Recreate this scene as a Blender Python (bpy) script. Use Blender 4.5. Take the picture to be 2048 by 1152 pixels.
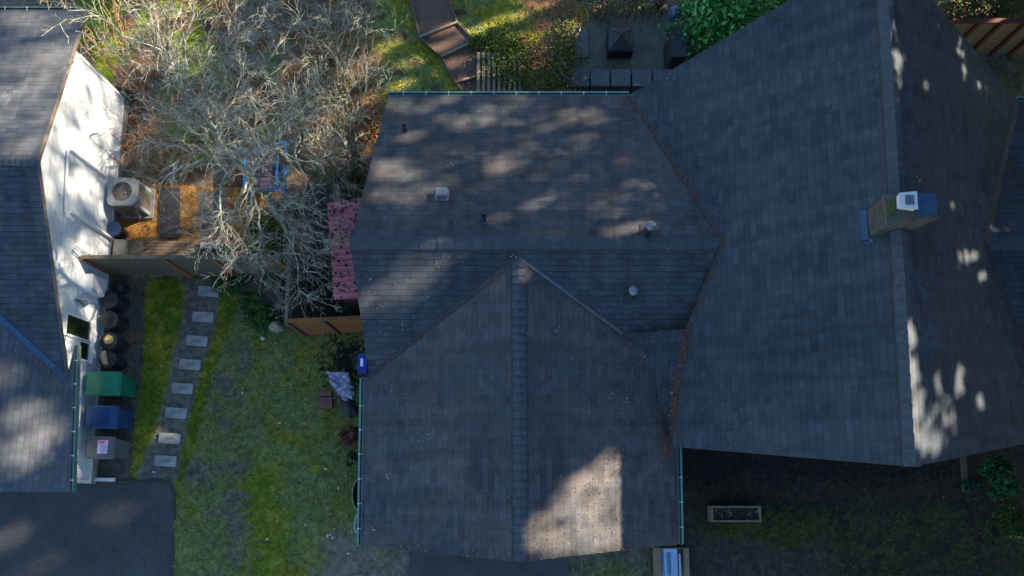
import bpy, bmesh, math, random
import numpy as np
from mathutils import Vector, Matrix
from mathutils.bvhtree import BVHTree
R = math.radians
random.seed(7); rng = np.random.default_rng(7)
for o in list(bpy.data.objects): bpy.data.objects.remove(o, do_unlink=True)
scene = bpy.context.scene
C = scene.collection
# ------------------------------------------------------------------ camera, world, sun
HC = 19.5; FP = 1365.333; PX, PY = 1034.0, 770.0; TILT = math.atan(195 / FP)
cam_d = bpy.data.cameras.new("camera"); cam = bpy.data.objects.new("camera", cam_d); C.objects.link(cam)
cam.location = (0, 0, HC); cam.rotation_euler = (TILT, 0, 0)
cam_d.sensor_width = 36; cam_d.lens = FP / 2048 * 36
cam_d.shift_x = (1024 - PX) / 2048; cam_d.shift_y = (PY - 576) / 2048
cam_d.clip_end = 1500; cam_d.clip_start = 0.1
scene.camera = cam
SAZ, SEL = R(25), R(26.5)
SUN = Vector((math.cos(SAZ) * math.cos(SEL), math.sin(SAZ) * math.cos(SEL), math.sin(SEL)))
world = bpy.data.worlds.new("World"); scene.world = world; world.use_nodes = True
nt = world.node_tree; bg = nt.nodes["Background"]
sky = nt.nodes.new("ShaderNodeTexSky"); sky.sky_type = 'NISHITA'; sky.sun_disc = False
sky.sun_elevation = SEL; sky.sun_rotation = R(90) - SAZ
nt.links.new(sky.outputs[0], bg.inputs[0]); bg.inputs[1].default_value = 0.06
sky.ozone_density = 4.5; sky.dust_density = 0.3; sky.air_density = 1.3
sun_d = bpy.data.lights.new("sun", 'SUN'); sun_d.energy = 5.0; sun_d.angle = R(0.8); sun_d.color = (1.0, 0.83, 0.64)
sun = bpy.data.objects.new("sun", sun_d); C.objects.link(sun)
sun.rotation_euler = SUN.to_track_quat('Z', 'Y').to_euler()
scene.view_settings.view_transform = 'Standard'; scene.view_settings.look = 'None'
scene.view_settings.gamma = 1; scene.view_settings.exposure = 2.25
scene.render.resolution_x = 1024; scene.render.resolution_y = 576

# ------------------------------------------------------------------ geometry helpers
def ray(x, y):
    a = (x - PX) / FP; b = -(y - PY) / FP
    return Vector((a, b * math.cos(TILT) + math.sin(TILT), b * math.sin(TILT) - math.cos(TILT)))
def at(x, y, z=0.0):
    d = ray(x, y); return Vector((0, 0, HC)) + d * ((z - HC) / d.z)
def plane(a, b, c):
    n = (b - a).cross(c - a).normalized()
    if n.z < 0: n = -n
    return n, n.dot(a)
def hit(x, y, P):
    n, d = P; o = Vector((0, 0, HC)); r = ray(x, y); return o + r * ((d - n.dot(o)) / n.dot(r))
def zon(P, x, y): n, d = P; return (d - n.x * x - n.y * y) / n.z

class MB:
    def __init__(s): s.v = []; s.f = []; s.uv = {}; s.mi = []
    def add(s, vs, fs, m=0):
        b = len(s.v); s.v += [tuple(p) for p in vs]
        for f in fs: s.f.append(tuple(b + i for i in f)); s.mi.append(m)
    def face(s, vs, uv=None, m=0):
        b = len(s.v); s.v += [tuple(p) for p in vs]; s.f.append(tuple(range(b, b + len(vs)))); s.mi.append(m)
        if uv: s.uv[len(s.f) - 1] = uv
    def hexa(s, b4, t4, m=0):       # 4 bottom, 4 top points, same winding
        s.add(list(b4) + list(t4), [(3, 2, 1, 0), (4, 5, 6, 7), (0, 1, 5, 4), (1, 2, 6, 5), (2, 3, 7, 6), (3, 0, 4, 7)], m)
    def box(s, c, size, rz=0, m=0, axes=None):
        c = Vector(c); hx, hy, hz = size[0] / 2, size[1] / 2, size[2] / 2
        if axes is None:
            X = Vector((math.cos(rz), math.sin(rz), 0)); Y = Vector((-math.sin(rz), math.cos(rz), 0)); Z = Vector((0, 0, 1))
        else: X, Y, Z = axes
        q = [(-1, -1), (1, -1), (1, 1), (-1, 1)]
        s.hexa([c + X * a * hx + Y * b * hy - Z * hz for a, b in q], [c + X * a * hx + Y * b * hy + Z * hz for a, b in q], m)
    def prism(s, poly, z0, z1, m=0, inset=0):
        n = len(poly); P = [Vector((p[0], p[1], 0)) for p in poly]
        A = sum(P[i].x * P[(i + 1) % n].y - P[(i + 1) % n].x * P[i].y for i in range(n))
        if A < 0: P = P[::-1]
        b = len(s.v); c = sum(P, Vector()) / n
        s.v += [(p.x, p.y, z0) for p in P] + [tuple((p + (c - p) * inset).xy) + (z1,) for p in P]
        s.f.append(tuple(b + i for i in range(n))[::-1]); s.mi.append(m)
        s.f.append(tuple(b + n + i for i in range(n))); s.mi.append(m)
        for i in range(n):
            j = (i + 1) % n; s.f.append((b + i, b + j, b + n + j, b + n + i)); s.mi.append(m)
    def tube(s, pts, rad, n=6, m=0, cap=True):
        pts = [Vector(p) for p in pts]
        if not hasattr(rad, '__len__'): rad = [rad] * len(pts)
        b = len(s.v); L = len(pts)
        t0 = (pts[1] - pts[0]).normalized(); ref = Vector((0, 0, 1)) if abs(t0.z) < .9 else Vector((1, 0, 0))
        for i, p in enumerate(pts):
            t = (pts[min(i + 1, L - 1)] - pts[max(i - 1, 0)]).normalized()
            a = ref - t * ref.dot(t)
            a = a.normalized() if a.length > 1e-5 else t.orthogonal().normalized()
            ref = a; c = t.cross(a)
            for k in range(n):
                w = 2 * math.pi * k / n; q = p + (a * math.cos(w) + c * math.sin(w)) * rad[i]; s.v.append(tuple(q))
        for i in range(L - 1):
            for k in range(n):
                k2 = (k + 1) % n
                s.f.append((b + i * n + k, b + i * n + k2, b + (i + 1) * n + k2, b + (i + 1) * n + k)); s.mi.append(m)
        if cap:
            s.f.append(tuple(b + k for k in range(n))[::-1]); s.mi.append(m)
            s.f.append(tuple(b + (L - 1) * n + k for k in range(n))); s.mi.append(m)
    def lathe(s, c, prof, n=20, m=0, axis=None):
        c = Vector(c); b = len(s.v)
        Z = Vector(axis).normalized() if axis is not None else Vector((0, 0, 1)); X = Z.orthogonal().normalized(); Y = Z.cross(X)
        for r, z in prof:
            for k in range(n):
                w = 2 * math.pi * k / n; s.v.append(tuple(c + (X * math.cos(w) + Y * math.sin(w)) * r + Z * z))
        for i in range(len(prof) - 1):
            for k in range(n):
                k2 = (k + 1) % n; s.f.append((b + i * n + k, b + i * n + k2, b + (i + 1) * n + k2, b + (i + 1) * n + k)); s.mi.append(m)
        s.f.append(tuple(b + k for k in range(n))[::-1]); s.mi.append(m)
        s.f.append(tuple(b + (len(prof) - 1) * n + k for k in range(n))); s.mi.append(m)
    def build(s, name, mats, parent=None, smooth=False, bevel=0, origin=None):
        if not isinstance(mats, (list, tuple)): mats = [mats]
        V = np.array(s.v, dtype=float)
        if parent is not None: o0 = world_loc(parent)
        elif origin is not None: o0 = Vector(origin)
        else: o0 = Vector(((V[:, 0].min() + V[:, 0].max()) / 2, (V[:, 1].min() + V[:, 1].max()) / 2, V[:, 2].min()))
        V = V - np.array(o0)
        me = bpy.data.meshes.new(name); me.from_pydata([tuple(p) for p in V], [], s.f)
        for mt in mats: me.materials.append(mt)
        if len(mats) > 1: me.polygons.foreach_set("material_index", s.mi)
        if s.uv:
            ul = me.uv_layers.new(name="UVMap")
            for fi, uv in s.uv.items():
                ls = me.polygons[fi].loop_start
                for k, q in enumerate(uv): ul.data[ls + k].uv = q
        if smooth: me.polygons.foreach_set("use_smooth", [True] * len(s.f))
        me.update()
        o = bpy.data.objects.new(name, me); C.objects.link(o)
        if parent is not None: o.parent = parent
        else: o.location = o0
        if bevel:
            b = o.modifiers.new("bevel", 'BEVEL'); b.width = bevel; b.segments = 2; b.limit_method = 'ANGLE'; b.angle_limit = R(40)
        return o
def world_loc(o):
    l = Vector(o.location)
    while o.parent: o = o.parent; l += o.location
    return l
def tag(o, label=None, cat=None, group=None, kind=None):
    if label: o['label'] = label
    if cat: o['category'] = cat
    if group: o['group'] = group
    if kind: o['kind'] = kind
    return o
def thing(name, label, cat, loc, group=None):
    o = bpy.data.objects.new(name, None); o.empty_display_size = .2; C.objects.link(o); o.location = Vector(loc)
    return tag(o, label, cat, group)

# ------------------------------------------------------------------ materials
def nodes(name):
    m = bpy.data.materials.new(name); m.use_nodes = True; t = m.node_tree
    return m, t, t.nodes, t.links, t.nodes["Principled BSDF"]
def ramp(N, L, src, stops):
    r = N.new("ShaderNodeValToRGB"); L.new(src, r.inputs[0]); e = r.color_ramp.elements
    while len(e) > 1: e.remove(e[-1])
    e[0].position = stops[0][0]; e[0].color = tuple(stops[0][1]) + (1,)
    for p, c in stops[1:]:
        x = e.new(p); x.color = tuple(c) + (1,)
    return r.outputs[0]
def mat(name, c1, c2=None, scale=6, rough=.7, bump=.15, metal=0, detail=6, coord='Object', stretch=(1, 1, 1), spec=.4, lo=.3, hi=.7, bdist=.02):
    m, t, N, L, B = nodes(name)
    B.inputs['Roughness'].default_value = rough; B.inputs['Metallic'].default_value = metal
    B.inputs['Specular IOR Level'].default_value = spec
    tc = N.new("ShaderNodeTexCoord"); mp = N.new("ShaderNodeMapping"); L.new(tc.outputs[coord], mp.inputs[0]); mp.inputs['Scale'].default_value = stretch
    n = N.new("ShaderNodeTexNoise"); n.inputs['Scale'].default_value = scale; n.inputs['Detail'].default_value = detail; n.inputs['Roughness'].default_value = .65
    L.new(mp.outputs[0], n.inputs[0])
    if c2 is None: c2 = tuple(x * .75 for x in c1)
    L.new(ramp(N, L, n.outputs[0], [(lo, c2), (hi, c1)]), B.inputs['Base Color'])
    if bump:
        b = N.new("ShaderNodeBump"); b.inputs['Strength'].default_value = bump; b.inputs['Distance'].default_value = bdist
        n2 = N.new("ShaderNodeTexNoise"); n2.inputs['Scale'].default_value = scale * 6; L.new(mp.outputs[0], n2.inputs[0])
        L.new(n2.outputs[0], b.inputs['Height']); L.new(b.outputs[0], B.inputs['Normal'])
    return m
def mixc(N, L, fac, a, b, mode='MIX'):
    x = N.new("ShaderNodeMix"); x.data_type = 'RGBA'; x.blend_type = mode
    for s, v in ((x.inputs[0], fac), (x.inputs[6], a), (x.inputs[7], b)):
        if hasattr(v, 'is_output') or hasattr(v, 'links'): L.new(v, s)
        else: s.default_value = v if not isinstance(v, tuple) else (tuple(v) + (1,))[:4]
    return x.outputs[2]
def shingle_mat(name, dark, light, warm, line=.35, seed=0.0):
    m, t, N, L, B = nodes(name)
    tc = N.new("ShaderNodeTexCoord"); mp = N.new("ShaderNodeMapping"); L.new(tc.outputs['UV'], mp.inputs[0]); mp.inputs['Location'].default_value = (seed, seed * .37, 0)
    def brick(w, h, off, mort, cA, cB, freq=2):
        b = N.new("ShaderNodeTexBrick"); L.new(mp.outputs[0], b.inputs[0]); b.inputs['Scale'].default_value = 1
        b.inputs['Brick Width'].default_value = w; b.inputs['Row Height'].default_value = h; b.inputs['Mortar Size'].default_value = mort
        b.inputs['Mortar Smooth'].default_value = .3; b.offset = off; b.offset_frequency = freq
        b.inputs['Color1'].default_value = tuple(cA) + (1,); b.inputs['Color2'].default_value = tuple(cB) + (1,); b.inputs['Mortar'].default_value = tuple(x * .5 for x in cA) + (1,); b.inputs['Bias'].default_value = 0
        return b
    b1 = brick(.31, .145, .37, .0, dark, light)
    b2 = brick(.19, .145, .61, .0, (0.72,) * 3, (1.2,) * 3, 3)
    b3 = brick(3.1, .145, .3, .007, (1,) * 3, (1,) * 3)
    b3.inputs['Mortar'].default_value = (line, line, line, 1)  # rows darkened in the colour as shadow lines under each course
    c = mixc(N, L, .62, b1.outputs[0], b2.outputs[0], 'MULTIPLY')
    nz = N.new("ShaderNodeTexNoise"); nz.inputs['Scale'].default_value = .9; nz.inputs['Detail'].default_value = 5; L.new(mp.outputs[0], nz.inputs[0])
    f = ramp(N, L, nz.outputs[0], [(.40, (0, 0, 0)), (.62, (.85, .85, .85))])
    c = mixc(N, L, f, c, warm)
    c2 = mixc(N, L, .5, c, mixc(N, L, .62, b1.outputs[0], b2.outputs[0], 'MULTIPLY'))
    # granules
    g = N.new("ShaderNodeTexNoise"); g.inputs['Scale'].default_value = 55; g.inputs['Detail'].default_value = 4; g.inputs['Roughness'].default_value = .8; L.new(mp.outputs[0], g.inputs[0])
    gr = ramp(N, L, g.outputs[0], [(.3, (.5,) * 3), (.7, (1.5,) * 3)])
    c3 = mixc(N, L, .8, c2, gr, 'MULTIPLY')
    # water streaks running down the slope
    ms = N.new("ShaderNodeMapping"); L.new(mp.outputs[0], ms.inputs[0]); ms.inputs['Scale'].default_value = (2.2, .18, 1)
    st = N.new("ShaderNodeTexNoise"); st.inputs['Scale'].default_value = 1.5; st.inputs['Detail'].default_value = 5; L.new(ms.outputs[0], st.inputs[0])
    c3 = mixc(N, L, .75, c3, ramp(N, L, st.outputs[0], [(.3, (.72,) * 3), (.7, (1.2,) * 3)]), 'MULTIPLY')
    sn = N.new("ShaderNodeTexNoise"); sn.inputs['Scale'].default_value = .38; sn.inputs['Detail'].default_value = 7; sn.inputs['Roughness'].default_value = .62; L.new(mp.outputs[0], sn.inputs[0])
    c3 = mixc(N, L, .9, c3, ramp(N, L, sn.outputs[0], [(.33, (.74, .78, .76)), (.5, (1, 1, 1)), (.68, (1.22, 1.17, 1.1))]), 'MULTIPLY')
    c4 = mixc(N, L, 1.0, c3, b3.outputs[0], 'MULTIPLY')
    L.new(c4, B.inputs['Base Color']); B.inputs['Roughness'].default_value = .92; B.inputs['Specular IOR Level'].default_value = .25
    # each course rises toward its butt edge
    sx = N.new("ShaderNodeSeparateXYZ"); L.new(mp.outputs[0], sx.inputs[0])
    dv = N.new("ShaderNodeMath"); dv.operation = 'DIVIDE'; dv.inputs[1].default_value = .145; L.new(sx.outputs[1], dv.inputs[0])
    fr = N.new("ShaderNodeMath"); fr.operation = 'FRACT'; L.new(dv.outputs[0], fr.inputs[0])
    iv = N.new("ShaderNodeMath"); iv.operation = 'SUBTRACT'; iv.inputs[0].default_value = 1; L.new(fr.outputs[0], iv.inputs[1])
    bw = N.new("ShaderNodeRGBToBW"); L.new(b2.outputs[0], bw.inputs[0])
    ad = N.new("ShaderNodeMath"); ad.operation = 'MULTIPLY_ADD'; L.new(bw.outputs[0], ad.inputs[0]); ad.inputs[1].default_value = .6; L.new(iv.outputs[0], ad.inputs[2])
    ad2 = N.new("ShaderNodeMath"); ad2.operation = 'MULTIPLY_ADD'; L.new(g.outputs[0], ad2.inputs[0]); ad2.inputs[1].default_value = .5; L.new(ad.outputs[0], ad2.inputs[2])
    b = N.new("ShaderNodeBump"); b.inputs['Strength'].default_value = .55; b.inputs['Distance'].default_value = .012; L.new(ad2.outputs[0], b.inputs['Height']); L.new(b.outputs[0], B.inputs['Normal'])
    return m
def attr_mat(name, rough=.9, trans=0, bump=.6, fine=40, amp=.6, fine2=9):
    m, t, N, L, B = nodes(name)
    a = N.new("ShaderNodeAttribute"); a.attribute_name = 'Col'
    tc = N.new("ShaderNodeTexCoord")
    n = N.new("ShaderNodeTexNoise"); n.inputs['Scale'].default_value = fine; n.inputs['Detail'].default_value = 5; n.inputs['Roughness'].default_value = .75; L.new(tc.outputs['Object'], n.inputs[0])
    n2 = N.new("ShaderNodeTexNoise"); n2.inputs['Scale'].default_value = fine2; n2.inputs['Detail'].default_value = 5; L.new(tc.outputs['Object'], n2.inputs[0])
    c = mixc(N, L, 1.0, a.outputs['Color'], ramp(N, L, n.outputs[0], [(.3, (1 - amp,) * 3), (.7, (1 + amp,) * 3)]), 'MULTIPLY')
    c = mixc(N, L, 1.0, c, ramp(N, L, n2.outputs[0], [(.3, (1 - amp * .6,) * 3), (.7, (1 + amp * .6,) * 3)]), 'MULTIPLY')
    L.new(c, B.inputs['Base Color']); B.inputs['Roughness'].default_value = rough; B.inputs['Specular IOR Level'].default_value = .2
    if bump:
        b = N.new("ShaderNodeBump"); b.inputs['Strength'].default_value = bump; b.inputs['Distance'].default_value = .03; L.new(n.outputs[0], b.inputs['Height']); L.new(b.outputs[0], B.inputs['Normal'])
    return m
M = {}
M['shingle'] = shingle_mat("grey_shingle", (.060, .066, .072), (.090, .096, .103), (.122, .096, .082), line=.66)
M['shingle2'] = shingle_mat("grey_shingle_plain", (.042, .054, .068), (.062, .078, .096), (.066, .076, .088), line=.62, seed=3.3)
M['shingle3'] = shingle_mat("grey_shingle_strong_courses", (.040, .052, .066), (.062, .077, .094), (.078, .078, .080), line=.36, seed=7.1)
M['shingle_l'] = shingle_mat("brown_grey_shingle", (.066, .078, .092), (.100, .114, .130), (.118, .114, .110), line=.55, seed=5.7)
M['cap'] = mat("cap_shingle", (.088, .102, .118), (.050, .060, .070), scale=9, rough=.95, bump=.3)
M['cap_dark'] = mat("cap_shingle_dark", (.072, .086, .102), (.044, .054, .064), scale=9, rough=.95, bump=.3)
M['valley'] = mat("valley_metal_and_shade_line", (.05, .05, .05), (.03, .03, .03), scale=5, rough=.6)
M['valley_l'] = mat("grey_valley_metal", (.13, .14, .16), (.09, .10, .115), scale=5, rough=.5)
M['membrane'] = mat("roof_membrane", (.068, .082, .098), (.044, .054, .068), scale=2.2, rough=.92, bump=.5)
M['gutter'] = mat("green_gutter_paint", (.13, .33, .265), (.09, .24, .19), scale=7, rough=.4)
M['gutter_in'] = mat("gutter_dirt", (.10, .08, .05), (.03, .028, .02), scale=14, rough=.95)
M['white'] = mat("white_trim_paint", (.78, .77, .74), (.62, .61, .58), scale=3, rough=.5)
M['fascia'] = mat("dark_fascia_paint", (.06, .07, .07), (.04, .045, .045), scale=4, rough=.6)
M['trimtan'] = mat("tan_rake_trim", (.17, .14, .125), (.09, .078, .07), scale=5, rough=.7)
M['darkwall'] = mat("dark_house_siding", (.06, .065, .065), (.04, .045, .045), scale=3, rough=.8)
M['concrete'] = mat("concrete", (.26, .25, .235), (.15, .145, .135), scale=4, rough=.9, bump=.3)
M['paver'] = mat("paver_concrete", (.34, .34, .325), (.21, .20, .185), scale=5, rough=.9, bump=.3, lo=.35, hi=.62)
M['stain'] = mat('brown_dirt_stain', (.25, .235, .205), (.20, .185, .16), scale=14, rough=.95)
M['patio'] = mat("patio_concrete", (.155, .15, .115), (.085, .085, .065), scale=1.6, rough=.92, bump=.3)
M['asphalt'] = mat("asphalt", (.075, .075, .075), (.038, .041, .044), scale=1.1, rough=.93, bump=.5, detail=10)
def asphalt_mat():
    m, t, N, L, B = nodes("worn_asphalt"); tc = N.new("ShaderNodeTexCoord"); o_ = tc.outputs['Object']
    def nz(sc, d=8): n = N.new("ShaderNodeTexNoise"); n.inputs['Scale'].default_value = sc; n.inputs['Detail'].default_value = d; n.inputs['Roughness'].default_value = .7; L.new(o_, n.inputs[0]); return n.outputs[0]
    c = ramp(N, L, nz(.8), [(.35, (.036, .040, .044)), (.65, (.066, .068, .070))])
    c = mixc(N, L, .9, c, ramp(N, L, nz(45, 3), [(.35, (.6,) * 3), (.5, (1,) * 3), (.68, (1.9,) * 3)]), 'MULTIPLY')
    c = mixc(N, L, ramp(N, L, nz(2.3), [(.52, (0,) * 3), (.72, (.5,) * 3)]), c, (.07, .062, .05))
    L.new(c, B.inputs['Base Color'])
    B.inputs['Roughness'].default_value = .93; b = N.new("ShaderNodeBump"); b.inputs['Strength'].default_value = .5; b.inputs['Distance'].default_value = .01; L.new(nz(60, 2), b.inputs['Height']); L.new(b.outputs[0], B.inputs['Normal']); return m
M['asphalt'] = asphalt_mat()
M['drive'] = mat("garage_apron", (.10, .105, .10), (.055, .06, .055), scale=1.6, rough=.93, bump=.4)
M['slab'] = mat("grey_slab", (.14, .145, .16), (.10, .105, .115), scale=3, rough=.85)
M['black'] = mat("black_plastic", (.035, .037, .042), (.02, .021, .023), scale=5, rough=.5)
M['blackm'] = mat("black_metal", (.03, .03, .032), (.018, .018, .018), scale=9, rough=.45, metal=.3)
M['soil'] = mat("dark_soil", (.06, .045, .035), (.02, .016, .013), scale=14, rough=.98, bump=.8)
M['brick'] = mat("brick_fill", (.20, .115, .08), (.085, .06, .045), scale=16, rough=.95, bump=.6)
M['wood'] = mat("brown_fence_wood", (.17, .115, .07), (.09, .065, .045), scale=3, stretch=(2, 2, 14), rough=.9)
M['woodg'] = mat("weathered_fence_wood", (.155, .135, .095), (.075, .068, .05), scale=3, stretch=(1, 1, 12), rough=.9)
M['woodo'] = mat("orange_fence_wood", (.36, .135, .045), (.17, .075, .03), scale=2.5, stretch=(1, 1, 8), rough=.85)
M['woodr'] = mat("redwood_post", (.12, .035, .022), (.07, .025, .018), scale=5, rough=.85)
M['woodt'] = mat("tan_panel_wood", (.24, .20, .14), (.15, .125, .085), scale=2.5, stretch=(1, 1, 10), rough=.9)
M['timber'] = mat("old_timber", (.32, .26, .17), (.15, .12, .08), scale=5, rough=.9)
M['redmetal'] = mat("red_corrugated_metal", (.56, .17, .19), (.40, .11, .13), scale=2.2, rough=.55, bump=.05)
M['blue'] = mat("blue_painted_metal", (.02, .16, .42), (.012, .09, .27), scale=5, rough=.45)
M['purple'] = mat("dull_purple_slats", (.075, .06, .09), (.045, .04, .06), scale=6, rough=.8)
M['galv'] = mat("galvanised_metal", (.22, .25, .29), (.13, .15, .18), scale=6, rough=.5, metal=.4)
M['acg'] = mat("condenser_grey_paint", (.25, .275, .285), (.17, .19, .195), scale=6, rough=.5)
M['acs'] = mat("condenser_louvre", (.22, .19, .14), (.12, .105, .08), scale=6, rough=.6)
M['green_bin'] = mat("green_bin_plastic", (.012, .20, .12), (.008, .14, .085), scale=2, rough=.45)
M['blue_bin'] = mat("blue_bin_plastic", (.018, .065, .18), (.012, .045, .13), scale=2, rough=.4)
M['grey_bin'] = mat("grey_bin_plastic", (.125, .14, .15), (.09, .10, .108), scale=2, rough=.5)
M['label'] = mat("label_paper", (.72, .68, .82), (.6, .55, .72), scale=12, rough=.6, bump=0)
M['pink'] = mat("label_pink", (.75, .16, .36), (.7, .14, .33), scale=6, rough=.6, bump=0)
M['lav'] = mat("label_print", (.38, .30, .62), (.3, .25, .5), scale=30, rough=.6, bump=0)
M['tan'] = mat("tan_foam", (.55, .42, .25), (.35, .26, .14), scale=12, rough=.9, bump=.6)
M['yellow'] = mat("yellow_sponge", (.75, .55, .22), (.55, .36, .12), scale=12, rough=.9, bump=.6)
M['tarp'] = mat("lavender_grey_tarp", (.52, .50, .62), (.34, .33, .44), scale=4, rough=.7)
M['brickred'] = mat("red_brown_brick", (.26, .11, .085), (.15, .07, .055), scale=9, rough=.9, bump=.4)
M['stone'] = mat("pale_stone", (.40, .34, .26), (.26, .21, .16), scale=6, rough=.9, bump=.5)
M['wstone'] = mat("white_stone", (.6, .6, .58), (.45, .45, .42), scale=8, rough=.8)
M['beige'] = mat("beige_plastic", (.36, .32, .24), (.28, .25, .18), scale=4, rough=.6)
M['card'] = mat("cardboard", (.34, .24, .16), (.25, .18, .12), scale=4, rough=.9)
M['sheet'] = mat("pale_blue_sheet", (.42, .60, .80), (.30, .46, .66), scale=3, rough=.6)
M['cbrick'] = mat("chimney_stone_brick", (.150, .130, .118), (.045, .044, .042), scale=5, stretch=(1, 1, 3.5), rough=.95, bump=.8)
M['flash'] = mat("blue_grey_flashing", (.045, .095, .17), (.03, .065, .12), scale=4, rough=.5)
M['bluebox'] = mat("deep_blue_plastic", (.015, .03, .22), (.01, .02, .16), scale=3, rough=.4)
M['moss'] = mat("moss", (.10, .14, .02), (.05, .07, .015), scale=12, rough=.98, bump=.7)
def glass_mat():
    m, t, N, L, B = nodes("window_glass")
    tc = N.new("ShaderNodeTexCoord"); n = N.new("ShaderNodeTexNoise"); n.inputs['Scale'].default_value = 1.2; L.new(tc.outputs['Object'], n.inputs[0])
    L.new(ramp(N, L, n.outputs[0], [(.3, (.010, .018, .008)), (.7, (.028, .04, .012))]), B.inputs['Base Color'])
    B.inputs['Roughness'].default_value = .08; B.inputs['Specular IOR Level'].default_value = .6
    return m
M['glass'] = glass_mat()
def siding_mat():
    m, t, N, L, B = nodes("white_lap_siding")
    tc = N.new("ShaderNodeTexCoord"); sx = N.new("ShaderNodeSeparateXYZ"); L.new(tc.outputs['Object'], sx.inputs[0])
    dv = N.new("ShaderNodeMath"); dv.operation = 'DIVIDE'; dv.inputs[1].default_value = .17; L.new(sx.outputs[2], dv.inputs[0])
    fr = N.new("ShaderNodeMath"); fr.operation = 'FRACT'; L.new(dv.outputs[0], fr.inputs[0])
    n = N.new("ShaderNodeTexNoise"); n.inputs['Scale'].default_value = 2.2; n.inputs['Detail'].default_value = 6; L.new(tc.outputs['Object'], n.inputs[0])
    c = ramp(N, L, n.outputs[0], [(.3, (.50, .545, .57)), (.65, (.60, .64, .66))])
    c = mixc(N, L, 1.0, c, ramp(N, L, fr.outputs[0], [(0, (.6, .6, .6)), (.07, (1, 1, 1))]), 'MULTIPLY')
    L.new(c, B.inputs['Base Color']); B.inputs['Roughness'].default_value = .55
    iv = N.new("ShaderNodeMath"); iv.operation = 'SUBTRACT'; iv.inputs[0].default_value = 1; L.new(fr.outputs[0], iv.inputs[1])
    b = N.new("ShaderNodeBump"); b.inputs['Strength'].default_value = .6; b.inputs['Distance'].default_value = .02; L.new(iv.outputs[0], b.inputs['Height']); L.new(b.outputs[0], B.inputs['Normal'])
    return m
M['siding'] = siding_mat()
M['bark'] = mat("lichen_bark", (.32, .35, .28), (.12, .105, .08), scale=7, rough=.95, bump=.5, lo=.38, hi=.6)
M['twig'] = mat("lichen_twig", (.44, .46, .37), (.18, .135, .09), scale=3.0, rough=.95, bump=0, lo=.4, hi=.6)
M['twigr'] = mat("bare_red_twig", (.34, .19, .10), (.20, .12, .075), scale=3, rough=.9, bump=0)
M['mossbark'] = mat("mossy_bark", (.17, .19, .085), (.10, .085, .055), scale=6, rough=.98, bump=.6, lo=.4, hi=.6)
M['attr'] = attr_mat("scattered_bits", bump=0, fine=30, amp=.25)
M['ground'] = attr_mat("ground_soil_and_grass", fine=28, amp=.55, fine2=7, bump=.8)

def cards(name, P, nrm, size, cols, parent=None, asp=1.0, m=None, origin=None, tri=False, k=4):
    """many small leaf faces as ONE mesh (numpy)"""
    n = len(P); P = np.asarray(P, float); nrm = np.asarray(nrm, float); nrm /= np.linalg.norm(nrm, axis=1)[:, None] + 1e-9
    a = rng.normal(size=(n, 3)); a -= nrm * (a * nrm).sum(1)[:, None]; a /= np.linalg.norm(a, axis=1)[:, None]
    b = np.cross(nrm, a); size = np.broadcast_to(np.asarray(size, float), (n,))[:, None]
    asp = np.broadcast_to(np.asarray(asp, float), (n,))[:, None]
    if tri: vs = np.stack([P - a * size * .5 * asp, P + a * size * .5 * asp, P + b * size], 1); k = 3
    else: vs = np.stack([P - b * size * .5, P + a * size * .5 * asp + nrm * size * .12, P + b * size * .5, P - a * size * .5 * asp + nrm * size * .12], 1)
    o0 = np.array(world_loc(parent)) if parent else (np.array(origin) if origin is not None else np.array([P[:, 0].mean(), P[:, 1].mean(), P[:, 2].min()]))
    V = (vs - o0).reshape(-1, 3)
    me = bpy.data.meshes.new(name); me.vertices.add(n * k); me.vertices.foreach_set("co", V.ravel())
    me.loops.add(n * k); me.loops.foreach_set("vertex_index", np.arange(n * k)); me.polygons.add(n)
    me.polygons.foreach_set("loop_start", np.arange(0, n * k, k)); me.polygons.foreach_set("loop_total", np.full(n, k))
    me.update(calc_edges=True)
    ca = me.color_attributes.new("Col", 'FLOAT_COLOR', 'POINT')
    cc = np.concatenate([np.repeat(np.clip(cols, 0, 1), k, 0), np.ones((n * k, 1))], 1); ca.data.foreach_set("color", cc.ravel())
    me.materials.append(m or M['attr'])
    o = bpy.data.objects.new(name, me); C.objects.link(o)
    if parent: o.parent = parent
    else: o.location = o0
    return o
def vnoise(x, y, s=1.0, oct=4, seed=0):
    x = np.asarray(x, float) * s; y = np.asarray(y, float) * s; out = 0; amp = 1; tot = 0
    for o in range(oct):
        g = np.random.default_rng(seed + o * 17).random((64, 64))
        xi = np.floor(x).astype(int); yi = np.floor(y).astype(int); fx = x - xi; fy = y - yi; fx = fx * fx * (3 - 2 * fx); fy = fy * fy * (3 - 2 * fy)
        v = (g[xi % 64, yi % 64] * (1 - fx) + g[(xi + 1) % 64, yi % 64] * fx) * (1 - fy) + (g[xi % 64, (yi + 1) % 64] * (1 - fx) + g[(xi + 1) % 64, (yi + 1) % 64] * fx) * fy
        out = out + v * amp; tot += amp; amp *= .5; x = x * 2.03 + 5.1; y = y * 2.03 + 9.7
    return out / tot
def proj_np(X, Y, Z):
    Zc = Z - HC; d = Y * math.sin(TILT) - Zc * math.cos(TILT); u = Y * math.cos(TILT) + Zc * math.sin(TILT)
    return PX + FP * X / d, PY - FP * u / d
def inpoly(x, y, poly):
    r = np.zeros(np.shape(x), bool); n = len(poly)
    for i in range(n):
        x1, y1 = poly[i]; x2, y2 = poly[(i + 1) % n]
        if y1 == y2: continue
        c = ((y1 > y) != (y2 > y)) & (x < (x2 - x1) * (y - y1) / (y2 - y1) + x1); r ^= c
    return r
COLL = []   # roof / wall / ground polygons used to find surface points
def collide(vs): COLL.append([Vector(v) for v in vs])

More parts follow.
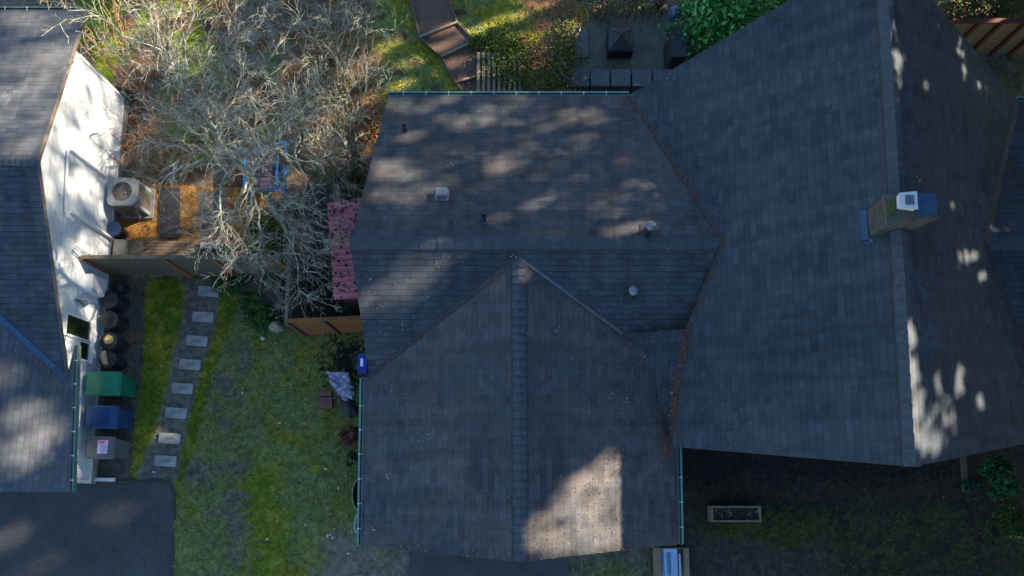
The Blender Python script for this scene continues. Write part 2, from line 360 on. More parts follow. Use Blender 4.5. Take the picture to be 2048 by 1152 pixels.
# ------------------------------------------------------------------ roofs
def roof(parent, pts, eave_dir, m, name='roof_slope', th=.14, edge=None):
    pts = [Vector(p) for p in pts]
    n = Vector((0, 0, 0))
    for i in range(len(pts)):
        a, b = pts[i], pts[(i + 1) % len(pts)]
        n += Vector(((a.y - b.y) * (a.z + b.z), (a.z - b.z) * (a.x + b.x), (a.x - b.x) * (a.y + b.y)))
    if n.z < 0: pts = pts[::-1]; n = -n
    n.normalize(); e = Vector(eave_dir).normalized(); e = (e - n * e.dot(n)).normalized(); up = n.cross(e)
    if up.z < 0: up = -up
    mb = MB(); bm_pts = pts
    mb.face(pts, [(p.dot(e), p.dot(up)) for p in pts], 0)
    lo = [p - Vector((0, 0, th)) for p in pts]
    mb.face(lo[::-1], None, 1)
    for i in range(len(pts)):
        j = (i + 1) % len(pts); mb.face([pts[i], lo[i], lo[j], pts[j]], None, 1)
    collide(pts)
    return mb.build(name, [m, edge or M['fascia']], parent)
def cap_row(parent, A, B, n1, n2, m, w=.16, step=.145, name='ridge_cap', lift=.03):
    A = Vector(A); B = Vector(B); t = (B - A).normalized(); L = (B - A).length
    def dn(n):
        d = t.cross(n); 
        if d.z > 0: d = -d
        return d.normalized()
    d1, d2 = dn(n1), dn(n2); mb = MB(); s = 0; k = 0
    while s < L:
        e = min(s + step + .05, L); j = random.uniform(-.006, .006)
        for (s0, z0, s1, z1) in ((s, .004, e, lift),):
            a = A + t * s0 + Vector((0, 0, z0 + .006)); b = A + t * s1 + Vector((0, 0, z1 + .006))
            ww = w + j
            v = [a + d1 * ww, a, a + d2 * ww, b + d1 * ww, b, b + d2 * ww]
            bl = [p - Vector((0, 0, lift * .9)) for p in v[3:]]
            mb.add(v + bl, [(0, 1, 4, 3), (1, 2, 5, 4), (3, 4, 7, 6), (4, 5, 8, 7), (0, 3, 6), (2, 8, 5)])
        s += step; k += 1
    return mb.build(name, m, parent)
def strip(parent, pts, w, m, name, lift=.012, thick=.02, z2=None):
    """thin folded metal strip lying along a valley"""
    mb = MB(); pts = [Vector(p) for p in pts]
    for a, b in zip(pts, pts[1:]):
        t = (b - a).normalized(); s = t.cross(Vector((0, 0, 1))).normalized() * w / 2; u = Vector((0, 0, lift)); k = Vector((0, 0, thick))
        mb.hexa([a - s + u, b - s + u, b + s + u, a + s + u], [a - s + u + k, b - s + u + k, b + s + u + k, a + s + u + k])
    return mb.build(name, m, parent)
def gutter(parent, A, B, out, name='gutter', hang=.6, m=None):
    A = Vector(A); B = Vector(B); t = (B - A).normalized(); L = (B - A).length; o = Vector(out).normalized(); Z = Vector((0, 0, 1)); c = (A + B) / 2
    mb = MB(); ax = (t, o, Z)
    mb.box(c + o * .05 - Z * .11, (L, .10, .012), axes=ax)
    mb.box(c + o * .006 - Z * .055, (L, .012, .10), axes=ax)
    mb.box(c + o * .095 - Z * .055, (L, .012, .11), axes=ax)
    mb.box(c + o * .080 + Z * .003, (L, .045, .012), axes=ax)
    for e in (A, B): mb.box(e + o * .05 - Z * .055, (.012, .10, .11), axes=ax)
    g = mb.build(name, m or M['gutter'], parent)
    d = MB(); d.box(c + o * .045 - Z * .06, (L - .04, .075, .06), axes=ax); d.build('leaf_litter', M['gutter_in'], g)
    n = int(L / hang)
    for i in range(1, n + 1):
        h = MB(); p = A + t * (i * hang - .2); h.box(p + o * .05 + Z * .006, (.012, .10, .006), axes=ax); h.box(p + o * .075 + Z * .016, (.035, .035, .012), axes=ax); h.build('hanger', M['white'], g)
    return g
ze = 2.6; zR = 6.0
house = thing('house', 'large house under joined grey shingle roofs with a brick chimney', 'house', (4, 4, 0))
RS = at(1830, 933, zR); RN = at(1769, -112, zR); RNW = at(1258, 190, ze); RNE = at(2035, 200, ze); RSE = Vector((13.31, 1.1, ze))
P_RW = plane(RS, RN, RNW); P_RE = plane(RS, RN, RNE)
apexW = hit(1447, 485, P_RW); zr = apexW.z; apexE = hit(1970, 487, P_RE)
RSW = hit(1348, 893, P_RW)
Mw = at(700, 484, zr); Mn = at(777, 190, ze); Ms = at(738, 752, ze)
P_MN = plane(Mw, apexW, Mn); P_MS = plane(Mw, apexW, Ms)
gN = hit(1037, 515, P_MS); zg = gN.z; gS = at(1041, 1124, zg)
gW1 = at(722, 1091, ze); gE1 = at(1359, 1088, ze); gW0 = at(727.5, 756, ze); gE0 = at(1355, 893, ze)
P_GW = plane(gN, gS, gW1); P_GE = plane(gN, gS, gE1)
V1 = hit(1245, 668, P_MS); V1g = hit(1245, 668, P_GE); V2 = hit(1375, 658, P_MS); V2r = hit(1375, 658, P_RW)
print("V1", V1, V1g, "V2", V2, V2r, "MS/GW", Ms, gW0, "zr", zr, "zg", zg, 'apexE', apexE)
S1 = hit(1290, 700, P_GE); S2 = hit(1335, 856, P_GE); S3 = hit(1342, 868, P_RW)
SH = M['shingle']
roof(house, [Mn, RNW, apexW, Mw], (1, 0, 0), M['shingle'])
roof(house, [Mw, Ms, gN, V1, V2, apexW], (1, 0, 0), M['shingle3'])
roof(house, [gN, gS, gW1, gW0, Ms], (0, 1, 0), M['shingle'])
roof(house, [gS, gE1, gE0, S2, S1, V1g, gN], (0, 1, 0), M['shingle'])
roof(house, [RS, RN, RNW, apexW, V2r, S3, RSW], (0, 1, 0), M['shingle2'])
roof(house, [RS, RN, RNE, apexE, RSE], (0, 1, 0), M['shingle2'])
farE = Vector((16.4, apexE.y, apexE.z))
roof(house, [apexE, farE, Vector((16.4, RNE.y, ze)), RNE], (1, 0, 0), M['shingle3'])
roof(house, [apexE, RSE, Vector((16.4, RSE.y, ze)), farE], (1, 0, 0), M['shingle3'])
# flat cricket between the wings
mb = MB(); sp = [V1 + Vector((0, 0, .01)), S1 + Vector((0, 0, .012)), S2 + Vector((0, 0, .012)), S3 + Vector((0, 0, .0)), V2r + Vector((0, 0, .01))]
for t3 in ((0, 1, 4), (1, 2, 4), (2, 3, 4)): mb.face([sp[i] for i in t3], [(sp[i].y, sp[i].x) for i in t3])
mb.face([sp[2], sp[2] - Vector((0, 0, .6)), sp[3] - Vector((0, 0, .6)), sp[3]])
mb.build('roof_cricket', M['shingle2'], house); collide(sp)
# ridge caps
cap_row(house, apexW, Mw, P_MN[0], P_MS[0], M['cap_dark'], w=.17, lift=.03, step=.42)
mb = MB(); t_r = (Mw - apexW).normalized(); dS = t_r.cross(P_MS[0]); dS = -dS if dS.z > 0 else dS; q = [apexW + dS.normalized() * a + Vector((0, 0, .012)) for a in (.17, .20)] ; q = [q[0], q[0] + (Mw - apexW), q[1] + (Mw - apexW), q[1]]; mb.hexa(q, [p + Vector((0, 0, .012)) for p in q]); mb.build('ridge_shade_line', M['valley'], house)  # dark strip laid as the shadow line below the cap edge
def shade_line(A, B, n, w_):  # dark strip drawn as a shadow line along the caps
    t = (B - A).normalized(); d = t.cross(n); d = -d if d.z > 0 else d; d = d.normalized(); mb = MB()
    q = [A + d * w_, B + d * w_, B + d * (w_ + .035), A + d * (w_ + .035)]; q = [p + Vector((0, 0, .006)) for p in q]; mb.hexa(q, [p + Vector((0, 0, .012)) for p in q]); mb.build('ridge_shade_line', M['valley'], house)
shade_line(gN, gS, P_GW[0], .16); shade_line(gN, gS, P_GE[0], .16); shade_line(RS, RN, P_RW[0], .20)
cap_row(house, gN, gS, P_GW[0], P_GE[0], M['cap'], w=.16, step=.2, lift=.045)
cap_row(house, RS, RN, P_RW[0], P_RE[0], M['cap'], w=.2, lift=.035, step=.3)
nE = plane(apexE, farE, RNE)[0]; nE2 = plane(apexE, farE, RSE)[0]
cap_row(house, apexE, farE, nE, nE2, M['cap_dark'], w=.17)
# valleys
strip(house, [gN, Ms], .12, M['valley'], 'valley_flashing')
strip(house, [gN, V1], .07, M['valley_l'], 'valley_flashing', lift=.01)
strip(house, [RNW, apexW], .10, M['valley'], 'valley_flashing')
strip(house, [apexW, V2r], .10, M['valley'], 'valley_flashing')
strip(house, [RNE, apexE], .12, M['valley'], 'valley_flashing')
strip(house, [apexE, RSE], .12, M['valley'], 'valley_flashing')
# gutters
gutter(house, Mn + Vector((0, 0, .0)), RNW, (0, 1, 0))
gutter(house, gW1, gW0, (-1, 0, 0))
gutter(house, gE1, gE0, (1, 0, 0))
gutter(house, RNE, Vector((16.4, RNE.y, ze)), (0, 1, 0))
# walls
w = MB()
def wall(a, b, h, z0=0, t=.15):
    a = Vector(a); b = Vector(b); c = (a + b) / 2; L = (b - a).length; an = math.atan2(b.y - a.y, b.x - a.x)
    w.box((c.x, c.y, (z0 + h) / 2), (L, t, h - z0), an)
for a, b in [((-3.35, 9.75), (3.3, 9.75)), ((-3.35, 2.9), (-3.35, 9.6)), ((-3.4, -1.1), (-3.4, 2.7)), ((3.5, -1.1), (3.5, 1.35)), ((3.7, 1.5), (12.9, 1.5)), ((3.4, 9.9), (12.9, 9.9)), ((12.9, 1.6), (12.9, 9.8)), ((3.3, 9.65), (3.3, 9.85))]: wall(a + (0,), b + (0,), 2.42)
wall((-3.25, -1.1, 0), (3.35, -1.1, 0), 2.42)
def gable(y, xs, P1, P2, t=.12):   # gable infill facing y
    top = [(x, min(zon(P1, x, y), zon(P2, x, y)) - .16) for x in xs]
    a = [Vector((xs[0], y - t / 2, 2.42))] + [Vector((x, y - t / 2, z)) for x, z in top] + [Vector((xs[-1], y - t / 2, 2.42))]
    b = [p + Vector((0, t, 0)) for p in a]; n = len(a)
    w.face(a); w.face(b[::-1])
    for i in range(n): w.face([a[i], b[i], b[(i + 1) % n], a[(i + 1) % n]])
gable(-1.1, [-3.4, 0.05, 3.5], P_GW, P_GE); gable(1.5, [4.4, 7.9, 12.9], P_RW, P_RE); gable(9.9, [3.4, 8.1, 12.9], P_RW, P_RE)
ys = [2.9, Mw.y, 9.75]; a = [Vector((-3.35, 2.9, 2.42))] + [Vector((-3.35, y, min(zon(P_MN, -3.35, y), zon(P_MS, -3.35, y)) - .16)) for y in ys] + [Vector((-3.35, 9.75, 2.42))]
w.face(a); w.face([p + Vector((.12, 0, 0)) for p in a][::-1])
w.build('wall', M['darkwall'], house)
# chimney
zt = 6.36; t4 = [at(1775, 449, zt), at(1868, 438, zt), at(1865, 391, zt), at(1768, 394, zt)]
b4 = [Vector((p.x, p.y, 4.6)) for p in t4]
mb = MB(); mb.hexa(b4, t4); ch = mb.build('chimney', M['cbrick'], house)
collide(t4)
def lerp4(q, u, v): return q[0] * (1 - u) * (1 - v) + q[1] * u * (1 - v) + q[2] * u * v + q[3] * (1 - u) * v
mb = MB(); q = [lerp4(t4, u, v) + Vector((0, 0, .002)) for u, v in ((-.04, -.06), (1.04, -.06), (1.04, 1.06), (-.04, 1.06))]
mb.hexa(q, [p + Vector((0, 0, .06)) for p in q]); mb.build('chimney_crown', M['woodg'], ch)
mb = MB(); fl = [at(1790, 420, zt + .02), at(1823, 424, zt + .02), at(1821, 392, zt + .02), at(1790, 395, zt + .02)]
mb.hexa([p + Vector((0, 0, .05)) for p in fl], [p + Vector((0, 0, .16)) for p in fl])
c_ = sum(fl, Vector()) / 4; q = [c_ + (p - c_) * 1.12 + Vector((0, 0, .17)) for p in fl]; mb.hexa(q, [p + Vector((0, 0, .025)) for p in q])
mb.build('flue_cap', M['white'], ch)
mb = MB(); mb.box(c_ + Vector((.02, 0, .205)), (.17, .2, .012)); mb.build('rust_stain_plate', M['galv'], ch)
mb = MB(); q = [lerp4(t4, u, v) + Vector((0, 0, .066)) for u, v in ((.57, .15), (1.0, .12), (1.0, .98), (.57, .98))]
mb.hexa(q, [p + Vector((0, 0, .05)) for p in q]); mb.build('metal_cover', M['flash'], ch)
mb = MB(); q = [lerp4(t4, u, v) + Vector((0, 0, .066)) for u, v in ((.02, .3), (.14, .25), (.15, .75), (.03, .8))]
mb.hexa(q, [c_2 + Vector((0, 0, .03)) for c_2 in q]); mb.build('moss_patch', M['moss'], ch)
# chimney base flashing on the west slope and at the ridge
mb = MB()
def onp(P, x, y, u=.02): return Vector((x, y, zon(P, x, y) + u))
x0 = t4[0].x; y0 = t4[0].y; y1 = t4[3].y
for (xa, xb, ya, yb) in ((x0 - .15, x0 - .04, y0 - .12, y1 + .02), (x0 - .15, x0 + .03, y0 - .15, y0 - .06)):
    q = [onp(P_RW, xa, ya), onp(P_RW, xb, ya), onp(P_RW, xb, yb), onp(P_RW, xa, yb)]; mb.hexa(q, [p + Vector((0, 0, .015)) for p in q])
mb.build('chimney_flashing', M['flash'], house)
# pipes and vents on the roof
def vent(px, py, P, kind):
    p = hit(px, py, P)
    if kind == 'pipe':
        mb = MB(); mb.lathe(p + Vector((0, 0, -.02)), [(.11, 0), (.10, .04), (.055, .07), (.05, .26), (.042, .26), (.04, .2)], 14)
        v = mb.build('plumbing_vent', M['black'], house, smooth=False)
    elif kind == 'box':
        mb = MB(); ax_t = Vector((1, 0, 0)); n = P[0]; up = n.cross(ax_t); ax = (ax_t, up, n)
        mb.box(p + n * .015, (.34, .34, .02), axes=ax); mb.box(p + n * .08, (.24, .2, .12), axes=ax); mb.box(p + n * .15, (.28, .24, .025), axes=ax)
        mb.build('roof_vent', M['galv'], house, bevel=.01)
    else:
        mb = MB(); n = P[0]; up = n.cross(Vector((1, 0, 0))); mb.box(p + n * .012, (.36, .42, .014), axes=(Vector((1, 0, 0)), up, n))
        mb.lathe(p, [(.13, 0), (.085, .07), (.08, .30)], 16); v = mb.build('metal_flue', M['black'], house)
        c = MB(); c.lathe(p + Vector((0, 0, .30)), [(.05, 0), (.115, .02), (.12, .09), (.105, .12), (.05, .15)], 18); c.build('flue_cap', M['galv'], v, smooth=True)
vent(811, 261, P_MN, 'pipe'); vent(968, 440, P_MN, 'pipe'); vent(884, 391, P_MN, 'box'); vent(1296, 463, P_MN, 'flue'); vent(1262, 590, P_MS, 'flue')
# downspouts
mb = MB(); p = gW0 + Vector((-.06, -.1, -.1)); mb.tube([p, p + Vector((.1, 0, -.25)), p + Vector((.38, 0, -.4)), p + Vector((.38, 0, -2.3))], .04, 8); mb.build('downspout', M['gutter'], house)
mb = MB(); p = gW1 + Vector((-.06, .12, -.1)); mb.tube([p, p + Vector((.1, 0, -.25)), p + Vector((.3, 0, -.4)), p + Vector((.3, 0, -2.3))], .04, 8); mb.build('downspout', M['gutter'], house)

# ------------------------------------------------------------------ neighbour's house
XW = -11.9
lh = thing('neighbour_house', 'neighbouring house with white lap siding and a dark shingle roof at the left edge', 'house', (XW, 4, 0))
LE = at(171, 20, 2.5); zl = 3.95; LR = at(73, 320, zl); LV = at(133, 757, 2.5)
LRw = Vector((-22, LR.y, zl)); LEw = Vector((-22, LE.y, 2.5))
P_LN = plane(LE, LEw, LR); P_LS = plane(LR, LRw, LV)
u0 = hit(0, 637, P_LS)
G0 = at(149, 690, 2.5); G1 = at(139, 984, 2.5)
P_LW = plane(G0, G1, u0)
# far end of the valley = meeting of both planes further west
dv = P_LS[0].cross(P_LW[0]).normalized(); dv = dv if dv.x < 0 else -dv; vf = u0 + dv * 4.2
print('left', LE, LR, LV, u0, G0, G1, vf, zon(P_LW, LV.x, LV.y))
roof(lh, [LE, LEw, LRw, LR], (1, 0, 0), M['shingle_l'], edge=M['trimtan'])
roof(lh, [LR, LRw, Vector((-22, vf.y, zon(P_LS, -22, vf.y))), vf, u0, LV], (1, 0, 0), M['shingle3'], edge=M['trimtan'])
wS = hit(0, 984, P_LW); wS2 = wS + (wS - G1).normalized() * 4
roof(lh, [LV, u0, vf, Vector((vf.x - 1, wS2.y, zon(P_LW, vf.x - 1, wS2.y))), wS2, wS, G1, G0], (0, 1, 0), M['shingle_l'])
cap_row(lh, LR, LRw, P_LN[0], P_LS[0], M['cap_dark'], w=.15)
strip(lh, [LV, u0, vf], .16, M['flash'], 'valley_flashing')
M['gutter_old'] = mat('faded_green_gutter', (.12, .20, .17), (.075, .13, .11), scale=5, rough=.6)
gutter(lh, G0, G1, (1, 0, 0), m=M['gutter_old']); gutter(lh, LE, LEw, (0, 1, 0), m=M['gutter_old'])
# rake boards
mb = MB()
for a, b in ((LE, LR), (LR, LV)):
    t = (b - a).normalized(); s = Vector((1, 0, 0)); c = (a + b) / 2
    mb.box(c + s * .012 - Vector((0, 0, .05)), ((b - a).length, .022, .1), axes=(t, s, s.cross(t) if s.cross(t).z > 0 else -s.cross(t)))
mb.build('rake_board', M['trimtan'], lh)
# east wall with gable
YN = at(262, 205, 0).y + .0; YS_ = -.02
prof = [(YN, 0.3), (YN, zon(P_LN, XW, YN) - .16), (LR.y, zl - .17), (3.3, zon(P_LS, XW, 3.3) - .16), (2.2, 2.62), (YS_, 2.62), (YS_, 0.0), (YS_, .3)]
prof = [(YN, .3), (YN, zon(P_LN, XW, YN) - .16), (LR.y, zl - .17), (3.3, zon(P_LS, XW, 3.3) - .16), (2.2, 2.5), (YS_, 2.5), (YS_, .3)]
mb = MB(); A_ = [Vector((XW, y, z)) for y, z in prof]; B_ = [p - Vector((.18, 0, 0)) for p in A_]
mb.face(A_[::-1]); mb.face(B_); n_ = len(A_)
for i in range(n_): mb.face([A_[i], A_[(i + 1) % n_], B_[(i + 1) % n_], B_[i]])
mb.box((XW - 2.6, YS_ + .09, 1.4), (5, .18, 2.2)); mb.box((XW - 3, YN - .09, 1.35), (5.8, .18, 2.1))
wallL = mb.build('wall', M['siding'], lh); collide(A_)
mb = MB(); mb.box((XW - .07, (YN + YS_) / 2, .15), (.16, YN - YS_ + .04, .3)); mb.build('foundation', M['concrete'], lh)
mb = MB()
for y in (YN - .05, YS_ + .05): mb.box((XW + .012, y, 1.35), (.03, .1, 2.1))
mb.box((XW + .012, (YN + YS_) / 2, .31), (.035, YN - YS_, .06)); mb.build('corner_board', M['white'], lh)
def onwall(px, py, X=XW):
    r = ray(px, py); return Vector((0, 0, HC)) + r * (X / r.x)
def window(c, frame_w=.06):
    ps = [onwall(*q) for q in c]; y0 = min(p.y for p in ps); y1 = max(p.y for p in ps); z0 = min(p.z for p in ps); z1 = max(p.z for p in ps)
    y0, y1 = (ps[2].y + ps[3].y) / 2, (ps[0].y + ps[1].y) / 2; z1 = (ps[0].z + ps[3].z) / 2; z0 = (ps[1].z + ps[2].z) / 2
    print('window', y0, y1, z0, z1)
    f = MB(); yc, zc = (y0 + y1) / 2, (z0 + z1) / 2; h = z1 - z0; l = y1 - y0; k = frame_w
    for yy in (y0 - k / 2, y1 + k / 2): f.box((XW + .02, yy, zc), (.05, k, h + 2 * k))
    for zz in (z0 - k / 2, z1 + k / 2): f.box((XW + .02, yc, zz), (.05, l, k))
    fo = f.build('window', M['white'], lh)
    g = MB(); g.box((XW + .008, yc, zc), (.02, l - .002, h - .002)); g.build('pane', M['glass'], fo)
    s = MB(); s.box((XW + .05, yc, z0 - k - .02), (.1, l + .16, .035)); s.build('sill', M['white'], fo)
window([(132, 626), (179, 647), (178, 683), (131, 665)]); window([(157, 682), (176, 688), (175, 721), (156, 716)])
# pipes and boxes on the wall
def wp(px, py, o=.06): p = onwall(px, py); return Vector((XW + o, p.y, p.z))
mb = MB(); mb.tube([wp(126, 425), wp(128, 363), wp(132, 300), wp(138, 300), wp(208, 353)], .035, 8); mb.build('conduit', M['white'], lh)
mb = MB(); mb.tube([wp(139, 424, .09), wp(226, 482, .09)], .045, 8); mb.build('drain_pipe', M['white'], lh)
mb = MB(); mb.tube([wp(196, 272), wp(190, 266), wp(179, 268), wp(177, 275), wp(184, 285), wp(196, 293), wp(240, 330), wp(246, 342)], .012, 6); mb.build('cable', M['black'], lh)
mb = MB(); mb.tube([wp(140, 500), wp(152, 512), wp(160, 516)], .02, 6); mb.tube([wp(146, 492), wp(185, 516)], .014, 6); mb.build('conduit', M['galv'], lh)
p = onwall(184, 572); mb = MB(); mb.box((XW + .11, p.y, p.z), (.22, .52, .66)); mb.box((XW + .225, p.y, p.z - .02), (.012, .46, .56)); mp_ = mb.build('meter_box', M['white'], lh, bevel=.01)
p = onwall(165, 606); mb = MB(); mb.lathe((XW + .0, p.y, p.z), [(.09, 0), (.09, .06), (.07, .12), (.03, .14)], 16, axis=(1, 0, 0)); mb.box((XW + .04, p.y, p.z + .2), (.06, .06, .3)); mb.build('electric_meter', M['galv'], lh)
mb = MB(); mb.tube([wp(240, 183, .05), wp(262, 203, .05)], .03, 8); q_ = wp(262, 203, .05); mb.build('downspout', M['white'], lh)
mb = MB(); q_ = at(205, 957, .1); mb.box((XW + .28, .08, .05), (.55, .1, .08)); mb.build('splash_strip', M['white'], lh)

# ------------------------------------------------------------------ ground
def G(poly, z=0): return [tuple(at(x, y, z).xy) for x, y in poly]
def col_regions(X, Y):
    px, py = proj_np(X, Y, 0 * X)
    wx = px + (vnoise(X, Y, 1.1, 4, 3) - .5) * 46; wy = py + (vnoise(X, Y, 1.1, 4, 9) - .5) * 46
    jr = np.random.default_rng(5); wx = wx + jr.normal(0, 13, np.shape(X)); wy = wy + jr.normal(0, 13, np.shape(X))
    wx2 = px + jr.normal(0, 2.2, np.shape(X)) + (vnoise(X, Y, 2.6, 3, 3) - .5) * 10; wy2 = py + (vnoise(X, Y, 2.6, 3, 9) - .5) * 10
    n1 = vnoise(X, Y, .7, 5, 21); n2 = vnoise(X, Y, 2.4, 4, 33); n3 = vnoise(X, Y, 7, 3, 41)
    dirt = np.array([.170, .148, .105]); litter = np.array([.165, .092, .046]); grass = np.array([.160, .190, .060]); moss = np.array([.195, .190, .022])
    vivid = np.array([.125, .190, .012]); gravel = np.array([.150, .140, .125]); orange = np.array([.30, .15, .04]); dark = np.array([.022, .022, .018]); red = np.array([.16, .065, .035])
    def mixv(a, b, t): t = np.clip(t, 0, 1)[..., None]; return a * (1 - t) + b * t
    base = mixv(dirt, grass, (n1 - .42) * 4)
    col = base.copy(); kind = np.zeros(X.shape, int)   # 0 dirt 1 grass 2 gravel 3 litter
    def put(poly, c, k, soft=False, prob=None):
        m = inpoly(wx if soft else wx2, wy if soft else wy2, poly)
        if prob is not None: m &= (n2 > prob)
        cc = np.broadcast_to(c, col.shape); col[m] = cc[m]; kind[m] = k
    gmix = mixv(grass, moss, (n2 - .45) * 4); kind[(n1 > .45)] = 1
    # main lawn
    lawn = [(430, 640), (600, 640), (740, 660), (740, 1300), (345, 1300), (345, 960), (300, 960), (390, 760)]
    gm2 = mixv(grass, moss, (n2 - .47) * 3); put(lawn, mixv(gm2, dirt, (n1 - .62) * 4), 1)
    put([(400, 770), (520, 800), (530, 960), (420, 940), (370, 900)], mixv(moss, grass, (n1 - .4) * 4), 1, True)
    put([(485, 930), (560, 930), (590, 1200), (480, 1200)], mixv(vivid * .9, moss, (n2 - .35) * 3), 1, True)
    put([(455, 640), (520, 720), (470, 790), (520, 880), (490, 960), (500, 1200), (395, 1200), (420, 980), (350, 960), (420, 860), (400, 760)], mixv(dirt * .85, grass * .9, (n2 - .30) * 4), 1, True)
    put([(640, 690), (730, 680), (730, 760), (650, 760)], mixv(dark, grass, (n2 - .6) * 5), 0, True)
    put([(640, 1060), (850, 1060), (850, 1200), (600, 1200)], mixv(dirt * 1.1, grass, (n2 - .6) * 5), 0, True)
    put([(682, 850), (730, 850), (730, 905), (680, 900)], mixv(red, grass, (n3 - .6) * 5), 3, True)
    # strips beside the path
    put([(265, 560), (290, 560), (290, 760), (268, 960), (190, 965), (200, 560)], mixv(gravel * .55, litter, (n2 - .5) * 4), 2)
    put([(372, 562), (446, 562), (430, 640), (398, 760), (366, 890), (352, 965), (268, 965), (310, 880), (345, 740)], mixv(gravel * .85, dirt, (n2 - .45) * 3), 2)
    put([(292, 560), (372, 560), (362, 640), (338, 740), (302, 880), (266, 965), (266, 900), (284, 750)], mixv(vivid * .75, moss, (n2 - .4) * 3), 1)
    put([(446, 562), (480, 600), (450, 680), (420, 760), (392, 880), (360, 965), (352, 965), (366, 890), (398, 760), (430, 640)], mixv(vivid * .7, moss, (n2 - .45) * 3), 1)
    # the yard behind, under the bare trees
    put([(170, -200), (1060, -200), (1060, 190), (740, 190), (735, 560), (225, 560), (240, 190)], mixv(litter * .75, dirt, (n2 - .4) * 3), 3)
    put([(150, -200), (260, -200), (240, 60), (238, 165), (215, 165), (160, 80)], vivid, 1)
    put([(150, -200), (470, -200), (420, 30), (300, 60), (240, 150)], mixv(vivid, dirt, (n2 - .5) * 5), 1, True, .38)
    put([(320, 60), (560, 0), (560, 300), (330, 330)], mixv(dirt, vivid * .8, (n1 - .45) * 5), 0, True, .42)
    put([(262, 365), (470, 375), (560, 370), (570, 470), (450, 480), (232, 480), (232, 420)], mixv(orange, litter, (n2 - .55) * 3), 3)
    put([(396, 380), (452, 380), (448, 482), (398, 482)], mixv(gravel, litter, (n2 - .5) * 3), 2)
    put([(600, 60), (780, 60), (780, 330), (600, 330)], mixv(litter * 1.2, orange * .7, (n2 - .5) * 4), 3, True, .35)
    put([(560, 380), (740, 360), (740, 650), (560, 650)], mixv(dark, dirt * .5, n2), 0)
    put([(720, -200), (1060, -200), (1060, 190), (760, 190)], mixv(grass * 1.1, moss * 1.15, (n2 - .4) * 4), 1, True, .3)
    put([(1040, -200), (1200, -200), (1180, 60), (1170, 190), (1050, 190)], mixv(litter, moss, (n2 - .5) * 4), 3, True)
    # right of the garage
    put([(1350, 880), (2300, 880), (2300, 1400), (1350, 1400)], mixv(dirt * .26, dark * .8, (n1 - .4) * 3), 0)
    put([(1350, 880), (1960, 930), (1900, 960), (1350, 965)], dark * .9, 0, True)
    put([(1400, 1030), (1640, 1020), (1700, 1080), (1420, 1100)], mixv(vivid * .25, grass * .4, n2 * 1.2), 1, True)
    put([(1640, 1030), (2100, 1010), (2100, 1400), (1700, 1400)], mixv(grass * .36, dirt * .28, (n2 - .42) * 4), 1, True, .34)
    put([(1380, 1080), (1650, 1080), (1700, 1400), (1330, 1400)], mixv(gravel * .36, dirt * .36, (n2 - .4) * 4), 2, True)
    put([(1860, -300), (2300, -300), (2300, 40), (1900, 20)], mixv(litter, grass * .7, (n2 - .4) * 4), 3)
    col = col * (0.62 + .76 * n3[..., None])
    return np.clip(col, .004, .9), kind
fx = np.arange(-17.5, 17.51, .07); fy = np.arange(-4.6, 17.5, .07)
gx = np.concatenate([[-300, -150, -80, -40, -25], fx, [25, 40, 80, 150, 300]]); gy = np.concatenate([[-300, -120, -50, -20, -9], fy, [22, 35, 60, 120, 300]])
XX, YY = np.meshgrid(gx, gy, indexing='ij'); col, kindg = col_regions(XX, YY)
ZZ = -.012 - .03 * vnoise(XX, YY, 1.3, 4, 77)
nx, ny = len(gx), len(gy); idx = np.arange(nx * ny).reshape(nx, ny)
F_ = np.stack([idx[:-1, :-1], idx[1:, :-1], idx[1:, 1:], idx[:-1, 1:]], -1).reshape(-1, 4)
me = bpy.data.meshes.new("ground"); me.vertices.add(nx * ny); me.vertices.foreach_set("co", np.stack([XX, YY, ZZ], -1).ravel())
me.loops.add(F_.size); me.loops.foreach_set("vertex_index", F_.ravel()); me.polygons.add(len(F_)); me.polygons.foreach_set("loop_start", np.arange(0, F_.size, 4)); me.polygons.foreach_set("loop_total", np.full(len(F_), 4)); me.update(calc_edges=True)
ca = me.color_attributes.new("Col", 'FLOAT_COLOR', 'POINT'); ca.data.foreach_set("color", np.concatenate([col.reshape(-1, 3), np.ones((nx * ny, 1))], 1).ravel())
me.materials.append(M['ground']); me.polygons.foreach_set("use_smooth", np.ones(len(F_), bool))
gr = bpy.data.objects.new("ground", me); C.objects.link(gr); tag(gr, kind='structure')
collide([(-40, -20, 0), (40, -20, 0), (40, 40, 0), (-40, 40, 0)])
BVH = None
def surf(px, py):
    global BVH
    if BVH is None:
        vs = []; fs = []
        for p in COLL: fs.append(tuple(range(len(vs), len(vs) + len(p)))); vs += p
        BVH = BVHTree.FromPolygons(vs, fs)
    h = BVH.ray_cast(Vector((0, 0, HC)), ray(px, py).normalized())
    return h[0] if h[0] else at(px, py, 0)
def blocked(x, y):      # under a roof?
    h = BVH.ray_cast(Vector((x, y, 15)), Vector((0, 0, -1))); return h[0] is not None and h[0].z > .5
surf(0, 0)
def sheet(name, poly, m, z=.006, th=.03, kind='structure', jit=0):
    P = G(poly); mb = MB(); mb.prism(P, z - th, z); o = mb.build(name, m); return tag(o, kind=kind)
sheet('driveway', [(-60, 966), (300, 966), (325, 964), (338, 968), (345, 985), (347, 1100), (345, 1300), (-60, 1300)], M['asphalt'], .012)
sheet('garage_apron', [(820, 1060), (1138, 1060), (1142, 1300), (815, 1300)], M['drive'], .016)
sheet('patio', [(1178, 20), (1345, 20), (1400, 60), (1400, 200), (1130, 200), (1150, 120)], M['patio'], .014)
